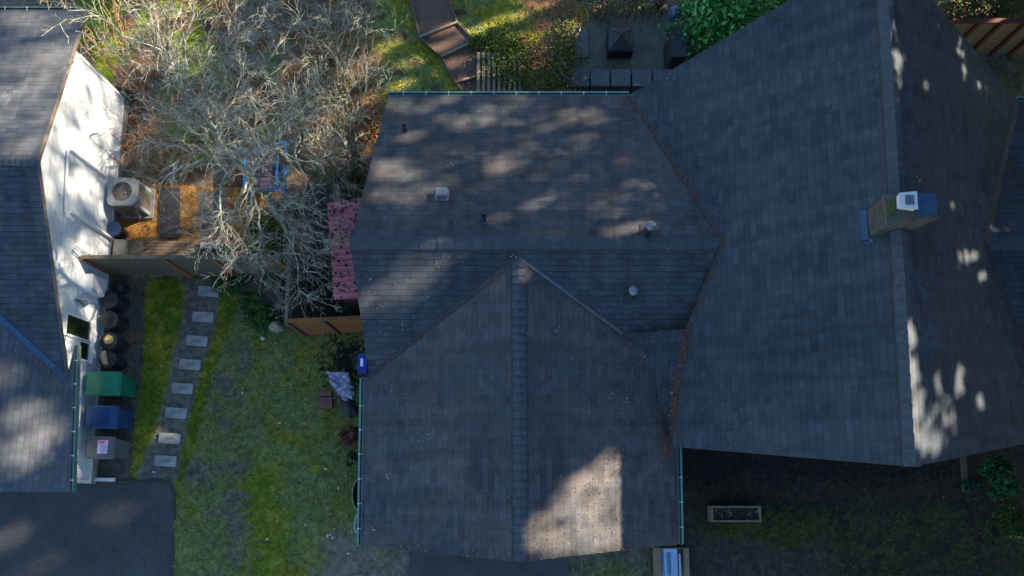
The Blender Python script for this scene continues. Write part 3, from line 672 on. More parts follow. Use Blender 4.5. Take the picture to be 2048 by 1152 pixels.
# curb line of dark rubber round the driveway corner
mb = MB(); mb.tube([at(x, y, .02) for x, y in [(205, 964), (325, 961), (341, 967), (349, 985), (349, 1040)]], .03, 6); tag(mb.build('driveway_edging', M['black']), 'thin dark edging strip along the top of the lower left driveway', 'edging')

# grass blades, litter and pebbles follow the same colouring as the ground
def scatter(name, n, kinds, size, x0=-16.5, x1=16, y0=-4.2, y1=15.5, up=.6, mul=1.0, hz=.02, tri=True, colj=.35, extra=None, px_ok=None):
    x = rng.uniform(x0, x1, n); y = rng.uniform(y0, y1, n); c, k = col_regions(x, y); m = np.isin(k, kinds)
    x, y, c = x[m], y[m], c[m]
    qx, qy = proj_np(x, y, 0 * x); m = ~(inpoly(qx, qy, [(-200, 966), (345, 966), (346, 1400), (-200, 1400)]) | inpoly(qx, qy, [(820, 1060), (1138, 1060), (1142, 1400), (815, 1400)])); m &= ~(inpoly(qx, qy, [(1178, 20), (1345, 20), (1400, 60), (1400, 200), (1130, 200), (1150, 120)]) & (rng.random(len(x)) > .12))
    x, y, c = x[m], y[m], c[m]
    keep = np.array([not blocked(a, b) for a, b in zip(x, y)]) if len(x) < 400000 else np.ones(len(x), bool)
    x, y, c = x[keep], y[keep], c[keep]; n = len(x)
    P = np.stack([x, y, np.full(n, hz) * rng.uniform(.2, 1, n)], 1); nr = rng.normal(size=(n, 3)); nr[:, 2] = np.abs(nr[:, 2]) * up + up
    c = c * mul * (1 + rng.normal(0, colj, (n, 1))) * (1 + rng.normal(0, .08, (n, 3)))
    if extra is not None:
        s = rng.random(n) < extra[0]; c[s] = np.array(extra[1]) * rng.uniform(.5, 1.2, (s.sum(), 1))
    return tag(cards(name, P, nr, rng.uniform(size[0], size[1], n), c, tri=tri, asp=.5, origin=(0, 0, 0)), kind='stuff')
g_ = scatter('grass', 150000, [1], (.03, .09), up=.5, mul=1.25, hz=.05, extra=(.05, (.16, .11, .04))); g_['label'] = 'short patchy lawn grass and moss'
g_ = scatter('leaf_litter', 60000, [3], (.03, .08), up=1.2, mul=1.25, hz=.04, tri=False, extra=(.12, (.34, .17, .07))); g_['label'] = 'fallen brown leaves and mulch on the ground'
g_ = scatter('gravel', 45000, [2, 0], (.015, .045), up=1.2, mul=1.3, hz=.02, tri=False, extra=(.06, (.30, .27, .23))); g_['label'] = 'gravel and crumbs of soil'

# orange needles gathered in roof valleys and sprinkled over the shingles
dp, dn_, dc = [], [], []
def debris_line(pts, w, n, cols=((.30, .12, .06), (.22, .10, .06), (.15, .09, .06)), power=1.0):
    pts = [Vector(p) for p in pts]; Ls = [(b - a).length for a, b in zip(pts, pts[1:])]; T = sum(Ls)
    for _ in range(n):
        s = random.random() * T; i = 0
        while i < len(Ls) - 1 and s > Ls[i]: s -= Ls[i]; i += 1
        p = pts[i].lerp(pts[i + 1], min(1, s / Ls[i])); off = random.gauss(0, w); an = random.random() * 6.28
        p = p + Vector((math.cos(an), math.sin(an), 0)) * off
        h = BVH.ray_cast(Vector((p.x, p.y, 12)), Vector((0, 0, -1)))
        if h[0] is None or h[0].z < 1: continue
        dp.append(tuple(h[0] + Vector((0, 0, random.uniform(.012, .05))))); v = Vector((random.gauss(0, .3), random.gauss(0, .3), 1)); dn_.append(tuple(v)); c = random.choice(cols); q = random.uniform(.6, 1.3); dc.append([a * q for a in c])
debris_line([RNW, apexW], .03, 420); debris_line([apexW, V2r], .05, 420); debris_line([V2r, hit(1355, 760, P_RW), S3], .06, 1100); debris_line([V2r, hit(1355, 760, P_RW), S3], .17, 300)
debris_line([apexW, RNW], .2, 260); debris_line([gN.lerp(Ms, .35), Ms], .035, 260); debris_line([gN.lerp(V1, .5), V1], .05, 260); debris_line([V1, V2], .3, 150); debris_line([RNE, apexE, RSE], .05, 350)
debris_line([gW1, gS, gE1], .16, 300, ((.45, .20, .07), (.3, .14, .08))); debris_line([S3, S3 + Vector((-.1, -.5, 0))], .14, 260); debris_line([LV, LV + Vector((-.6, .45, .2))], .12, 120)
debris_line([V1, S2], .25, 90); debris_line([S3 + Vector((-1, -2.2, 0)), V1], .9, 360, ((.28, .14, .10), (.2, .12, .09)))
for (x0, x1, y0, y1, n) in ((740, 1355, 600, 1100, 2600), (1040, 1340, 850, 1100, 500), (720, 1440, 195, 660, 1100), (1250, 1560, 560, 920, 600), (1500, 1820, 0, 930, 250), (1820, 2040, 100, 900, 150), (0, 150, 30, 980, 260)):
    for _ in range(n):
        p = surf(random.uniform(x0, x1), random.uniform(y0, y1))
        if p.z < 2: continue
        dp.append(tuple(p + Vector((0, 0, .015)))); dn_.append((random.gauss(0, .2), random.gauss(0, .2), 1)); q = random.uniform(.5, 1.2)
        c = random.choice([(.19, .125, .10), (.22, .12, .085), (.15, .12, .10), (.26, .23, .19), (.10, .085, .07)]); dc.append([a * q for a in c])
for (px, py) in ((783, 779), (862, 870), (776, 949), (744, 1058), (1285, 708), (1292, 716), (1342, 786), (1222, 792), (1253, 803), (1118, 660), (806, 648), (740, 555), (898, 330), (1505, 845), (1030, 512), (1333, 500), (1830, 364), (822, 1092), (845, 880), (1346, 158), (808, 790)):
    p = surf(px, py)
    for _ in range(5):
        dp.append(tuple(p + Vector((random.gauss(0, .05), random.gauss(0, .05), .03)))); dn_.append((random.gauss(0, .3), random.gauss(0, .3), 1)); dc.append([.5, .5, .42])
o = cards('roof_needles', np.array(dp), np.array(dn_), rng.uniform(.02, .06, len(dp)), np.array(dc), asp=.45, origin=(0, 0, 2)); tag(o, 'orange brown needles and twigs fallen on the roofs and in their valleys', kind='stuff')

# ------------------------------------------------------------------ things beside the neighbour's house
def onbase(px, py, z=0): return at(px, py, z)
# heat pump
b = at(278, 408); root = thing('air_conditioner', 'grey condenser unit with a round top fan beside the white siding', 'air conditioner', b)
cx, cy = b.x, b.y
def rrect(c, w, d, r, n=5, rz=0):
    out = []
    for sx_, sy_, a0 in ((1, 1, 0), (-1, 1, 90), (-1, -1, 180), (1, -1, 270)):
        for k in range(n + 1):
            a = R(a0 + 90 * k / n); x = sx_ * (w / 2 - r) + math.cos(a) * r; y = sy_ * (d / 2 - r) + math.sin(a) * r
            out.append((c[0] + x * math.cos(rz) - y * math.sin(rz), c[1] + x * math.sin(rz) + y * math.cos(rz)))
    return out
mb = MB(); mb.prism(rrect((cx, cy), .95, .95, .04), 0, .07); mb.build('pad', M['concrete'], root)
mb = MB(); mb.prism(rrect((cx, cy), .76, .76, .12), .07, .80); hs = mb.build('housing', M['acs'], root)
for sx_, sy_ in ((1, 1), (-1, 1), (-1, -1), (1, -1)):
    mb = MB(); mb.box((cx + sx_ * .34, cy + sy_ * .34, .435), (.12, .12, .73)); mb.build('corner_post', M['acg'], root, bevel=.03)
mb = MB()
for k in range(13):
    z = .13 + k * .052
    for s_ in (-1, 1):
        mb.box((cx + s_ * .388, cy, z), (.02, .54, .016)); mb.box((cx, cy + s_ * .388, z), (.54, .02, .016))
for k in range(7):
    for s_ in (-1, 1): mb.box((cx + s_ * .392, cy - .24 + k * .08, .435), (.02, .018, .68)); mb.box((cx - .24 + k * .08, cy + s_ * .392, .435), (.018, .02, .68))
mb.build('louvre', M['acs'], root)
mb = MB(); outer = rrect((cx, cy), .84, .84, .17, 7); n = len(outer)
cA = [(cx + math.cos(2 * math.pi * k / n) * .29, cy + math.sin(2 * math.pi * k / n) * .29) for k in range(n)]
vs = [(x, y, .80) for x, y in outer] + [(x, y, .885) for x, y in outer] + [(x, y, .90) for x, y in cA] + [(x, y, .74) for x, y in cA]
fs = []
for k in range(n):
    j = (k + 1) % n; fs += [(k, j, n + j, n + k), (n + k, n + j, 2 * n + j, 2 * n + k), (2 * n + k, 2 * n + j, 3 * n + j, 3 * n + k)]
mb.add(vs, fs); mb.build('top_cover', M['acg'], root)
mb = MB(); mb.lathe((cx, cy, .66), [(.30, 0), (.30, .01)], 24); mb.build('fan_well', M['black'], root)
mb = MB(); mb.lathe((cx, cy, .69), [(.07, 0), (.07, .1), (.05, .12)], 14)
for k in range(3):
    a = k * 2.094 + .5; e = Vector((math.cos(a), math.sin(a), 0)); f = Vector((-math.sin(a), math.cos(a), 0)); c_ = Vector((cx, cy, .735))
    q = [c_ + e * .05 - f * .05 - Vector((0, 0, .02)), c_ + e * .27 - f * .13 - Vector((0, 0, .03)), c_ + e * .27 + f * .1 + Vector((0, 0, .03)), c_ + e * .05 + f * .06 + Vector((0, 0, .02))]
    mb.hexa(q, [p + Vector((0, 0, .008)) for p in q])
mb.build('fan', M['galv'], root)
mb = MB()
for rr in (.08, .14, .2, .26): mb.tube([(cx + math.cos(a) * rr, cy + math.sin(a) * rr, .895) for a in np.linspace(0, 2 * math.pi, 25)], .004, 4)
for k in range(8): a = k * math.pi / 4; mb.tube([(cx + math.cos(a) * .04, cy + math.sin(a) * .04, .9), (cx + math.cos(a) * .3, cy + math.sin(a) * .3, .9)], .004, 4)
mb.build('fan_guard', M['blackm'], root)
# barrels
def barrel(px, py, r, h, label, topping=None, group='black bins along the white wall', name='plastic_barrel'):
    b = at(px, py, 0); root = thing(name, label, 'barrel', b, group)
    mb = MB(); mb.lathe(b, [(r * .82, 0), (r * .86, .03), (r, h * .93), (r * 1.02, h * .95)], 22); mb.build('body', M['black'], root, smooth=False)
    mb = MB(); mb.lathe(b + Vector((0, 0, h * .95)), [(r * 1.08, 0), (r * 1.08, .035), (r * .95, .05), (r * .5, .075), (.02, .085)], 22); lid = mb.build('lid', M['black'], root, smooth=False)
    mb = MB(); mb.tube([b + Vector((-.08, 0, h * .95 + .07)), b + Vector((-.06, 0, h * .95 + .12)), b + Vector((.06, 0, h * .95 + .12)), b + Vector((.08, 0, h * .95 + .07))], .014, 6); mb.build('handle', M['black'], lid)
    return b
def blob(name, c, sx_, sy_, sz, rz, m, label, cat, seed=0, bend=0, group=None):
    rg = random.Random(seed); bm = bmesh.new(); bmesh.ops.create_icosphere(bm, subdivisions=3, radius=1)
    for v in bm.verts:
        k = 1 + .12 * math.sin(v.co.x * 5 + seed) * math.cos(v.co.y * 4 + seed * 2) + rg.uniform(-.04, .04)
        x, y, z = v.co.x * sx_ * k, v.co.y * sy_ * k, max(v.co.z, -.5) * sz * k; x += bend * (y / max(sy_, .01)) ** 2
        v.co = (x, y, z + sz * .5)
    me = bpy.data.meshes.new(name); bm.to_mesh(me); bm.free(); me.materials.append(m); o = bpy.data.objects.new(name, me); C.objects.link(o); o.location = Vector(c); o.rotation_euler = (0, 0, rz)
    return tag(o, label, cat, group)
BR = [(250, 580, .15, .35, 'small black pot nearest the fence, topmost of the black bins'), (247, 612, .235, .72, 'large black lidded bin under the meter box'), (245, 650, .24, .70, 'black lidded bin just below the largest one, next to a wooden offcut'),
      (244, 692, .23, .68, 'black bin with a yellow sponge on its lid'), (242, 727, .225, .66, 'black bin with a long tan foam piece on its lid')]
bl = []
for px, py, r, h, lb in BR: bl.append((barrel(px, py, r, h, lb), h))
p, h = bl[3]; blob('sponge', (p.x + .05, p.y + .03, h * .95 + .07), .13, .12, .10, .5, M['yellow'], 'yellow sponge lying on a black bin', 'sponge', 3)
p, h = bl[4]; blob('foam_piece', (p.x - .06, p.y + .02, h * .95 + .07), .09, .22, .08, .25, M['tan'], 'long curved tan foam piece on a black bin', 'foam', 5, bend=.05)
p = at(205, 636, .5); mb = MB(); mb.box(p, (.28, .1, .05), -.05); mb.box(p - Vector((0, 0, .26)), (.06, .08, .48)); tag(mb.build('wood_offcut', M['tan'], bevel=.004), 'short wooden offcut propped between the wall and a black bin', 'wood')
p = at(236, 462, 0) ; b = at(246, 470, 0); root = thing('water_butt', 'small blue-grey lidded tub between the air conditioner and beige box', 'tub', b)
mb = MB(); mb.lathe(b, [(.17, 0), (.22, .45), (.23, .47)], 18); mb.build('body', M['black'], root)
mb = MB(); mb.lathe(b + Vector((0, 0, .47)), [(.25, 0), (.25, .04), (.18, .06)], 8); mb.build('lid', M['flash'], root)
def tub(px0, py0, px1, py1, z, m, name, label, cat):
    a = at(px0, py0, z); c = at(px1, py1, z); cxy = ((a.x + c.x) / 2, (a.y + c.y) / 2); w = abs(c.x - a.x); d = abs(c.y - a.y); root = thing(name, label, cat, (cxy[0], cxy[1], 0))
    mb = MB(); mb.prism(rrect(cxy, w * .92, d * .92, .05), 0, z - .03); mb.build('body', m, root)
    mb = MB(); mb.prism(rrect(cxy, w, d, .06), z - .03, z + .01); mb.prism(rrect(cxy, w * .8, d * .8, .05), z + .01, z + .02); mb.build('lid', m, root); return root
tub(228, 479, 250, 512, .45, M['beige'], 'storage_box', 'tall beige storage box against the wall behind the fence', 'box')
tub(256, 482, 283, 511, .3, M['woodg'], 'storage_box', 'low olive-beige box right of the tall beige one', 'box')
# wheelie bins
def wheelie(cx, cy, w, d, h, m, label, sticker=False, front=1):
    """lid hinge at the wall side (-x), front toward +x"""
    root = thing('wheelie_bin', label, 'wheelie bin', (cx, cy, 0), 'wheelie bins against the white wall')
    def rect(x0, x1, hw, z): return [Vector((cx + x0, cy - hw, z)), Vector((cx + x1, cy - hw, z)), Vector((cx + x1, cy + hw, z)), Vector((cx + x0, cy + hw, z))]
    mb = MB(); mb.hexa(rect(-d * .36, d * .36, w * .40, .06), rect(-d * .46, d * .48, w * .48, h - .06)); mb.hexa(rect(-d * .48, d * .5, w * .5, h - .10), rect(-d * .48, d * .5, w * .5, h - .05))
    mb.build('body', m, root, bevel=.03)
    mb = MB(); top = []
    N_ = 8; prof = [(-.52, .0), (-.50, .05), (-.3, .085), (0, .10), (.3, .085), (.47, .045), (.53, .0)]
    for hw, dz in ((w * .53, 0), (w * .45, .03)): top.append([[Vector((cx + x * d, cy + s_ * hw, h - .05 + z + dz * (1 if 0 < i < 6 else 0))) for i, (x, z) in enumerate(prof)] for s_ in (-1, 1)])
    a, b_ = top[0]; c_, e_ = top[1]; L_ = len(prof)
    vs = a + c_ + e_ + b_; fs = []
    for i in range(L_ - 1): fs += [(i, i + 1, L_ + i + 1, L_ + i), (L_ + i, L_ + i + 1, 2 * L_ + i + 1, 2 * L_ + i), (2 * L_ + i, 2 * L_ + i + 1, 3 * L_ + i + 1, 3 * L_ + i)]
    fs.append(tuple(range(L_))[::-1]); fs.append(tuple(3 * L_ + i for i in range(L_))); fs.append((0, 3 * L_, 4 * L_ - 1, L_ - 1)) 
    mb.add(vs, fs); lid = mb.build('lid', m, root, smooth=False, bevel=.012)
    mb = MB(); mb.tube([(cx - d * .58, cy - w * .38, h - .06), (cx - d * .58, cy + w * .38, h - .06)], .018, 8)
    for s_ in (-1, 1): mb.box((cx - d * .53, cy + s_ * w * .38, h - .06), (.1, .03, .05))
    mb.build('handle', m, root)
    for s_ in (-1, 1):
        mb = MB(); mb.lathe((cx - d * .36, cy + s_ * w * .44 - .03, .13), [(.13, 0), (.13, .06)], 18, axis=(0, 1, 0)); mb.build('wheel', M['black'], root)
    mb = MB(); mb.box((cx + d * .49, cy, h - .02), (.03, .22, .03)); mb.build('lid_grip', m, lid)
    if sticker:
        z = h + .086; mb = MB(); sx0 = cx + d * .16
        mb.box((sx0, cy + .02, z - .012), (.26, .36, .028)); st = mb.build('sticker', M['label'], lid)
        mb = MB(); mb.box((sx0 - .02, cy + .145, z + .004), (.17, .075, .006)); mb.build('pink_band', M['pink'], st)
        mb = MB()
        for k in range(5): mb.box((sx0 + .01 + .01 * (k % 2), cy + .06 - k * .045, z + .004), (.16 - .02 * (k % 3), .018, .006))
        mb.build('printed_lines', M['lav'], st)
    return root
def binat(x0, y0, x1, y1, h): a = at(x0, y0, h); c = at(x1, y1, h); return (a.x + c.x) / 2, (a.y + c.y) / 2, abs(a.y - c.y) * .94, abs(c.x - a.x) * .93
cx_, cy_, w_, d_ = binat(173, 743, 239, 791, 1.1); wheelie(cx_, cy_, w_, d_, 1.1, M['green_bin'], 'green wheelie bin against the white wall')
cx_, cy_, w_, d_ = binat(172, 811, 234, 858, 1.05); wheelie(cx_, cy_, w_, d_, 1.05, M['blue_bin'], 'dark blue wheelie bin between the green and grey ones')
cx_, cy_, w_, d_ = binat(174, 873, 226, 918, 1.05); wheelie(cx_, cy_, w_, d_, 1.05, M['grey_bin'], 'grey wheelie bin with a pink and white sticker on its lid', True)
# stepping stones
ST = [(417, 583, 44, 20), (406, 634, 42, 22), (394, 682, 43, 23), (380, 729, 44, 23), (365, 777, 43, 24), (352, 826, 43, 22), (339, 877, 44, 23), (331, 922, 43, 22)]
desc = ['stepping stone nearest the wooden fence', 'second stepping stone from the fence', 'third stepping stone from the fence', 'fourth stepping stone from the fence', 'fifth stepping stone from the fence, in line with the green bin', 'stained stepping stone in line with the dark blue bin', 'brown-stained stepping stone, second from the driveway', 'stepping stone nearest the driveway, its middle dirty grey']
for (x, y, w0, h0), ds in zip(ST, desc):
    p = at(x, y, .02); mb = MB(); mb.box(p + Vector((0, 0, .0)), (.61, .30, .05), random.uniform(-.09, -.05)); o = mb.build('stepping_stone', M['paver'], bevel=.006); tag(o, 'pale rectangular ' + ds, 'paver', 'stepping stones across the lawn')
    if (x, y) not in ((380, 729), (365, 777), (339, 877), (331, 922), (394, 682)): continue
    p2 = p + Vector((random.uniform(-.03, .05), random.uniform(-.02, .02), .028)); mb = MB(); rr = [(p2.x + math.cos(a) * random.uniform(.10, .17), p2.y + math.sin(a) * random.uniform(.05, .085)) for a in np.linspace(0, 6.0, 12)]
    mb.prism(rr, p2.z - .004, p2.z); d_o = mb.build('dirt_stain', M['stain'], o)
# fences
def fence(name, label, x0, y0, x1, y1, z0, z1, m, mp, nb, posts, cat='fence', rail=None, side=-1):
    """(x0,y0)-(x1,y1) world points of the fence line"""
    a = Vector((x0, y0, 0)); b = Vector((x1, y1, 0)); t = (b - a).normalized(); L = (b - a).length; nrm = Vector((-t.y, t.x, 0)) * side; root = thing(name, label, cat, a)
    mb = MB(); k = 0; s = 0; w = L / nb
    for i in range(nb):
        c = a + t * (w * (i + .5)); dz = random.uniform(-.015, .015); mb.box((c.x, c.y, (z0 + z1) / 2 + dz), (w - .008, .022, z1 - z0), math.atan2(t.y, t.x))
    mb.build('board_panel', m, root)
    for z in (z0 + .2, z1 - .2):
        mb = MB(); c = a + t * L / 2 + nrm * -.035; mb.box((c.x, c.y, z), (L, .04, .09), math.atan2(t.y, t.x)); mb.build('rail', m, root)
    mb = MB(); c = a + t * L / 2; mb.box((c.x, c.y, z1 + .035), (L, .1, .03), math.atan2(t.y, t.x)); mb.build('top_rail', m, root)
    for s in posts:
        mb = MB(); c = a + t * (s * L) + nrm * .03; mb.box((c.x, c.y, z1 / 2 + .02), (.09, .09, z1 + .04), math.atan2(t.y, t.x)); mb.build('post', mp, root)
    return root
A = at(152, 513, 1.7); B = at(560, 514, 1.7)
fence('wooden_fence', 'weathered olive wooden fence running from the white house under the bare tree', A.x + .1, A.y, B.x, A.y, 0, 1.62, M['woodg'], M['woodo'], 34, [0, .41, .66, .98])
A = at(571, 641, 1.75); B = at(728, 634, 1.75); A2 = at(571, 520, 1.75)
fence('wooden_fence', 'orange-brown board fence between the lawn and the shed enclosure', A.x, A.y, B.x, B.y, 0, 1.68, M['woodo'], M['wood'], 14, [0, .47, .99])
fence('wooden_fence', 'dark grey-brown side fence of the shed enclosure', A.x, A2.y + 1.3, A.x, A.y, 0, 1.66, M['woodg'], M['wood'], 30, [0, .33, .66])
# boards, planter and mat behind the neighbour fence
sheet('planter_soil', [(323, 377), (362, 377), (360, 476), (321, 476)], M['soil'], .05).pop('kind')
o = bpy.data.objects['planter_soil']; o.name = 'black_mat'; tag(o, 'long black mat lying on the orange leaf mulch', 'mat'); o.data.materials[0] = M['black']
for k, (x0, x1, y0, y1, lb) in enumerate(((286, 330, 480, 512, 'brown deck plank section behind the fence, next to the olive-beige box'), (332, 372, 481, 512, 'dark middle deck plank section behind the fence'), (374, 455, 484, 512, 'wide grey-brown deck plank section at the fence, right end'))):
    mb = MB(); a = at(x0, y0, .2); c = at(x1, y1, .2); n = 5
    for i in range(n): yy = a.y + (c.y - a.y) * (i + .5) / n; mb.box(((a.x + c.x) / 2, yy, .17), (c.x - a.x, abs(c.y - a.y) / n - .012, .05))
    mb.box(((a.x + c.x) / 2, (a.y + c.y) / 2, .07), (c.x - a.x - .1, abs(c.y - a.y) * .8, .14)); tag(mb.build('deck_section', M['wood' if k != 2 else 'woodg']), lb, 'deck', 'deck sections behind the fence')
mb = MB(); p = at(420, 491, .28); mb.box(p, (.55, .2, .05), -.02); tag(mb.build('stone_slab', M['paver'], bevel=.005), 'pale slab lying on the deck behind the fence', 'slab')
# compost box at the corner of the white house
a = at(230, 130, .5); c = at(266, 174, .5); root = thing('compost_box', 'weathered wooden compost box near the corner of the white house', 'box', ((a.x + c.x) / 2, (a.y + c.y) / 2, 0)); q = ((a.x + c.x) / 2, (a.y + c.y) / 2)
mb = MB(); 
for i in range(5): mb.box((q[0], a.y + (c.y - a.y) * (i + .5) / 5, .5), (abs(c.x - a.x), abs(a.y - c.y) / 5 - .01, .03))
mb.build('lid', M['timber'], root)
mb = MB()
for i in range(4): mb.box((q[0], q[1], .06 + i * .12), (abs(c.x - a.x) * .95, abs(a.y - c.y) * .95, .11))
mb.build('side_boards', M['woodg'], root)

# ------------------------------------------------------------------ shed, blue frame
root = thing('shed', 'lean-to shed with a faded red corrugated metal roof against the house', 'shed', at(700, 500, 0))
zs = 2.05; cn = [at(655, 408, zs), at(722, 396, zs + .12), at(728, 487, zs + .3), at(661, 490, zs + .22), at(668, 600, zs), at(730, 596, zs + .12)]
def corr(P, m, name, parent, n, per=.16):
    a, b, c, d = [Vector(p) for p in P]; mb = MB(); nn = n * 6
    for (z_off) in (0,):
        rows = []
        for i in range(nn + 1):
            t = i / nn; ph = (i % 6); z = (.028 if ph in (0, 1) else 0)
            l = a.lerp(d, t); r = b.lerp(c, t); rows.append((l + Vector((0, 0, z)), r + Vector((0, 0, z))))
        vs = [p for r_ in rows for p in r_]; mb.add(vs, [(2 * i, 2 * i + 1, 2 * i + 3, 2 * i + 2) for i in range(nn)])
        vs2 = [p - Vector((0, 0, .02)) for p in vs]; mb.add(vs2, [(2 * i + 2, 2 * i + 3, 2 * i + 1, 2 * i) for i in range(nn)])
    return mb.build(name, m, parent)
corr([cn[0], cn[1], cn[2], cn[3]], M['redmetal'], 'roof_sheet', root, 8); corr([cn[3], cn[2], cn[5], cn[4]], M['redmetal'], 'roof_sheet', root, 10)
mb = MB(); mb.tube([cn[3] + Vector((0, 0, .02)), cn[2] + Vector((0, 0, .02))], .035, 8); mb.build('ridge_trim', M['redmetal'], root)
mb = MB(); pl = [cn[0] + Vector((.1, -.1, 0)), cn[1] + Vector((0, -.1, 0)), cn[5] + Vector((0, .12, 0)), cn[4] + Vector((.1, .12, 0))]; mb.prism([p.xy for p in pl], 0, zs - .04); mb.build('wall', M['wood'], root)
lp = []; ln_ = []
for _ in range(170):
    u, v = random.random(), random.random(); q = (cn[0].lerp(cn[1], u)).lerp(cn[3].lerp(cn[2], u), v) if random.random() < .6 else (cn[3].lerp(cn[2], u)).lerp(cn[4].lerp(cn[5], u), v)
    lp.append(tuple(q + Vector((0, 0, .045)))); ln_.append((random.gauss(0, .3), random.gauss(0, .3), 1))
o = cards('fallen_leaves', np.array(lp), np.array(ln_), rng.uniform(.05, .11, len(lp)), np.tile([.06, .045, .05], (len(lp), 1)), origin=tuple(cn[3])); tag(o, 'dark fallen leaves on the red shed roof', kind='stuff')
zf = .55; a = at(488, 300, zf); b_ = at(571, 285, zf); c = at(570, 381, zf); d = at(489, 383, zf)
root = thing('metal_frame', 'blue metal frame with dark slats half hidden under the bare branches', 'frame', ((a.x + c.x) / 2, (a.y + c.y) / 2, 0))
for p, q in ((a, d), (b_, c), (d, c), (a, b_)):
    mb = MB(); t = (q - p).normalized(); s = Vector((-t.y, t.x, 0)); m_ = (p + q) / 2; mb.box(m_, ((q - p).length + .06, .07, .07), axes=(t, s, Vector((0, 0, 1)))); mb.build('side_rail', M['blue'], root, bevel=.008)
mb = MB(); p = a.lerp(b_, .8); q = d.lerp(c, .8); mb.box((p + q) / 2, (.05, (p - q).length, .06)); mb.build('cross_bar', M['blue'], root)
for p in (a, b_, c, d): mb = MB(); mb.box((p.x, p.y, zf / 2), (.07, .07, zf)); mb.build('leg', M['blue'], root)
mb = MB()
for k in range(9): u = (k + .5) / 9; p = a.lerp(d, u); q = b_.lerp(c, u); mb.box((p + q) / 2 - Vector((0, 0, .06)), ((q - p).length, .12, .025))
mb.build('slats', M['purple'], root)

# ------------------------------------------------------------------ lawn things
pts = [(655, 745), (700, 743), (704, 766), (712, 782), (708, 800), (692, 805), (676, 792), (664, 772)]
P = G(pts); bm = bmesh.new(); cx0 = sum(p[0] for p in P) / 8; cy0 = sum(p[1] for p in P) / 8
NN = 26; grid = {}
xs0, xs1 = min(p[0] for p in P), max(p[0] for p in P); ys0, ys1 = min(p[1] for p in P), max(p[1] for p in P)
for i in range(NN + 1):
    for j in range(NN + 1):
        x = xs0 + (xs1 - xs0) * i / NN; y = ys0 + (ys1 - ys0) * j / NN
        if inpoly(np.array(x), np.array(y), P):
            z = .06 + .16 * abs(math.sin(x * 9 + math.sin(y * 13) * 1.5)) * abs(math.cos(y * 8 + math.sin(x * 11))) + random.uniform(0, .025)
            grid[i, j] = bm.verts.new((x - cx0, y - cy0, z))
for (i, j), v in list(grid.items()):
    q = [grid.get(k) for k in ((i, j), (i + 1, j), (i + 1, j + 1), (i, j + 1))]
    if all(q): bm.faces.new(q)
r_ = bmesh.ops.extrude_face_region(bm, geom=bm.faces[:]); 
for e in r_['geom']:
    if isinstance(e, bmesh.types.BMVert): e.co.z = 0.0
bmesh.ops.recalc_face_normals(bm, faces=bm.faces[:])
me = bpy.data.meshes.new('tarp'); bm.to_mesh(me); bm.free(); me.materials.append(M['tarp']); o = bpy.data.objects.new('tarp', me); C.objects.link(o); o.location = (cx0, cy0, 0)
tag(o, 'crumpled lavender-grey tarp heaped on the lawn by the garage wall', 'tarp')
p = at(651, 788, .1); mb = MB(); mb.box(p + Vector((0, .0, 0)), (.38, .16, .2), .03); tag(mb.build('brick_block', M['brickred'], bevel=.01), 'upper, smaller red-brown block beside the crumpled tarp', 'block', 'red-brown blocks beside the tarp')
p = at(652, 806, .1); mb = MB(); mb.box(p, (.40, .30, .22), .02); mb.box(p + Vector((0, .03, .115)), (.34, .012, .01), .02); tag(mb.build('brick_block', M['brickred'], bevel=.01), 'lower, larger red-brown block beside the crumpled tarp', 'block', 'red-brown blocks beside the tarp')
p = at(699, 815, 0); blob('dark_bag', p, .2, .32, .12, .5, M['black'], 'dark plastic bag slumped below the tarp', 'bag', 11)
mb = MB(); bx = at(731, 733, 0); bx.x = -3.78; mb.hexa([Vector((bx.x - .14, bx.y - .26, 0)), Vector((bx.x + .14, bx.y - .26, 0)), Vector((bx.x + .14, bx.y + .26, 0)), Vector((bx.x - .14, bx.y + .26, 0))], [Vector((bx.x - .17, bx.y - .3, .9)), Vector((bx.x + .17, bx.y - .3, .9)), Vector((bx.x + .17, bx.y + .3, .9)), Vector((bx.x - .17, bx.y + .3, .9))])
c1 = at(722, 713, 2.35); c2 = at(742, 752, 2.35)
root = thing('blue_box', 'deep blue box with a white label on the house corner above the gutter end', 'box', ((c1.x + c2.x) / 2, (c1.y + c2.y) / 2, 2.2))
mb = MB(); mb.box(((c1.x + c2.x) / 2, (c1.y + c2.y) / 2, 2.68), (.23, abs(c1.y - c2.y), .22)); mb.build('body', M['bluebox'], root, bevel=.02)
mb = MB(); mb.box(((c1.x + c2.x) / 2 - .01, (c1.y + c2.y) / 2 + .02, 2.795), (.07, .2, .006)); mb.build('label_plate', M['label'], root)
mb = MB(); mb.box(((c1.x + c2.x) / 2 + .05, (c1.y + c2.y) / 2, 2.5), (.05, .3, .25)); mb.build('bracket', M['galv'], root)
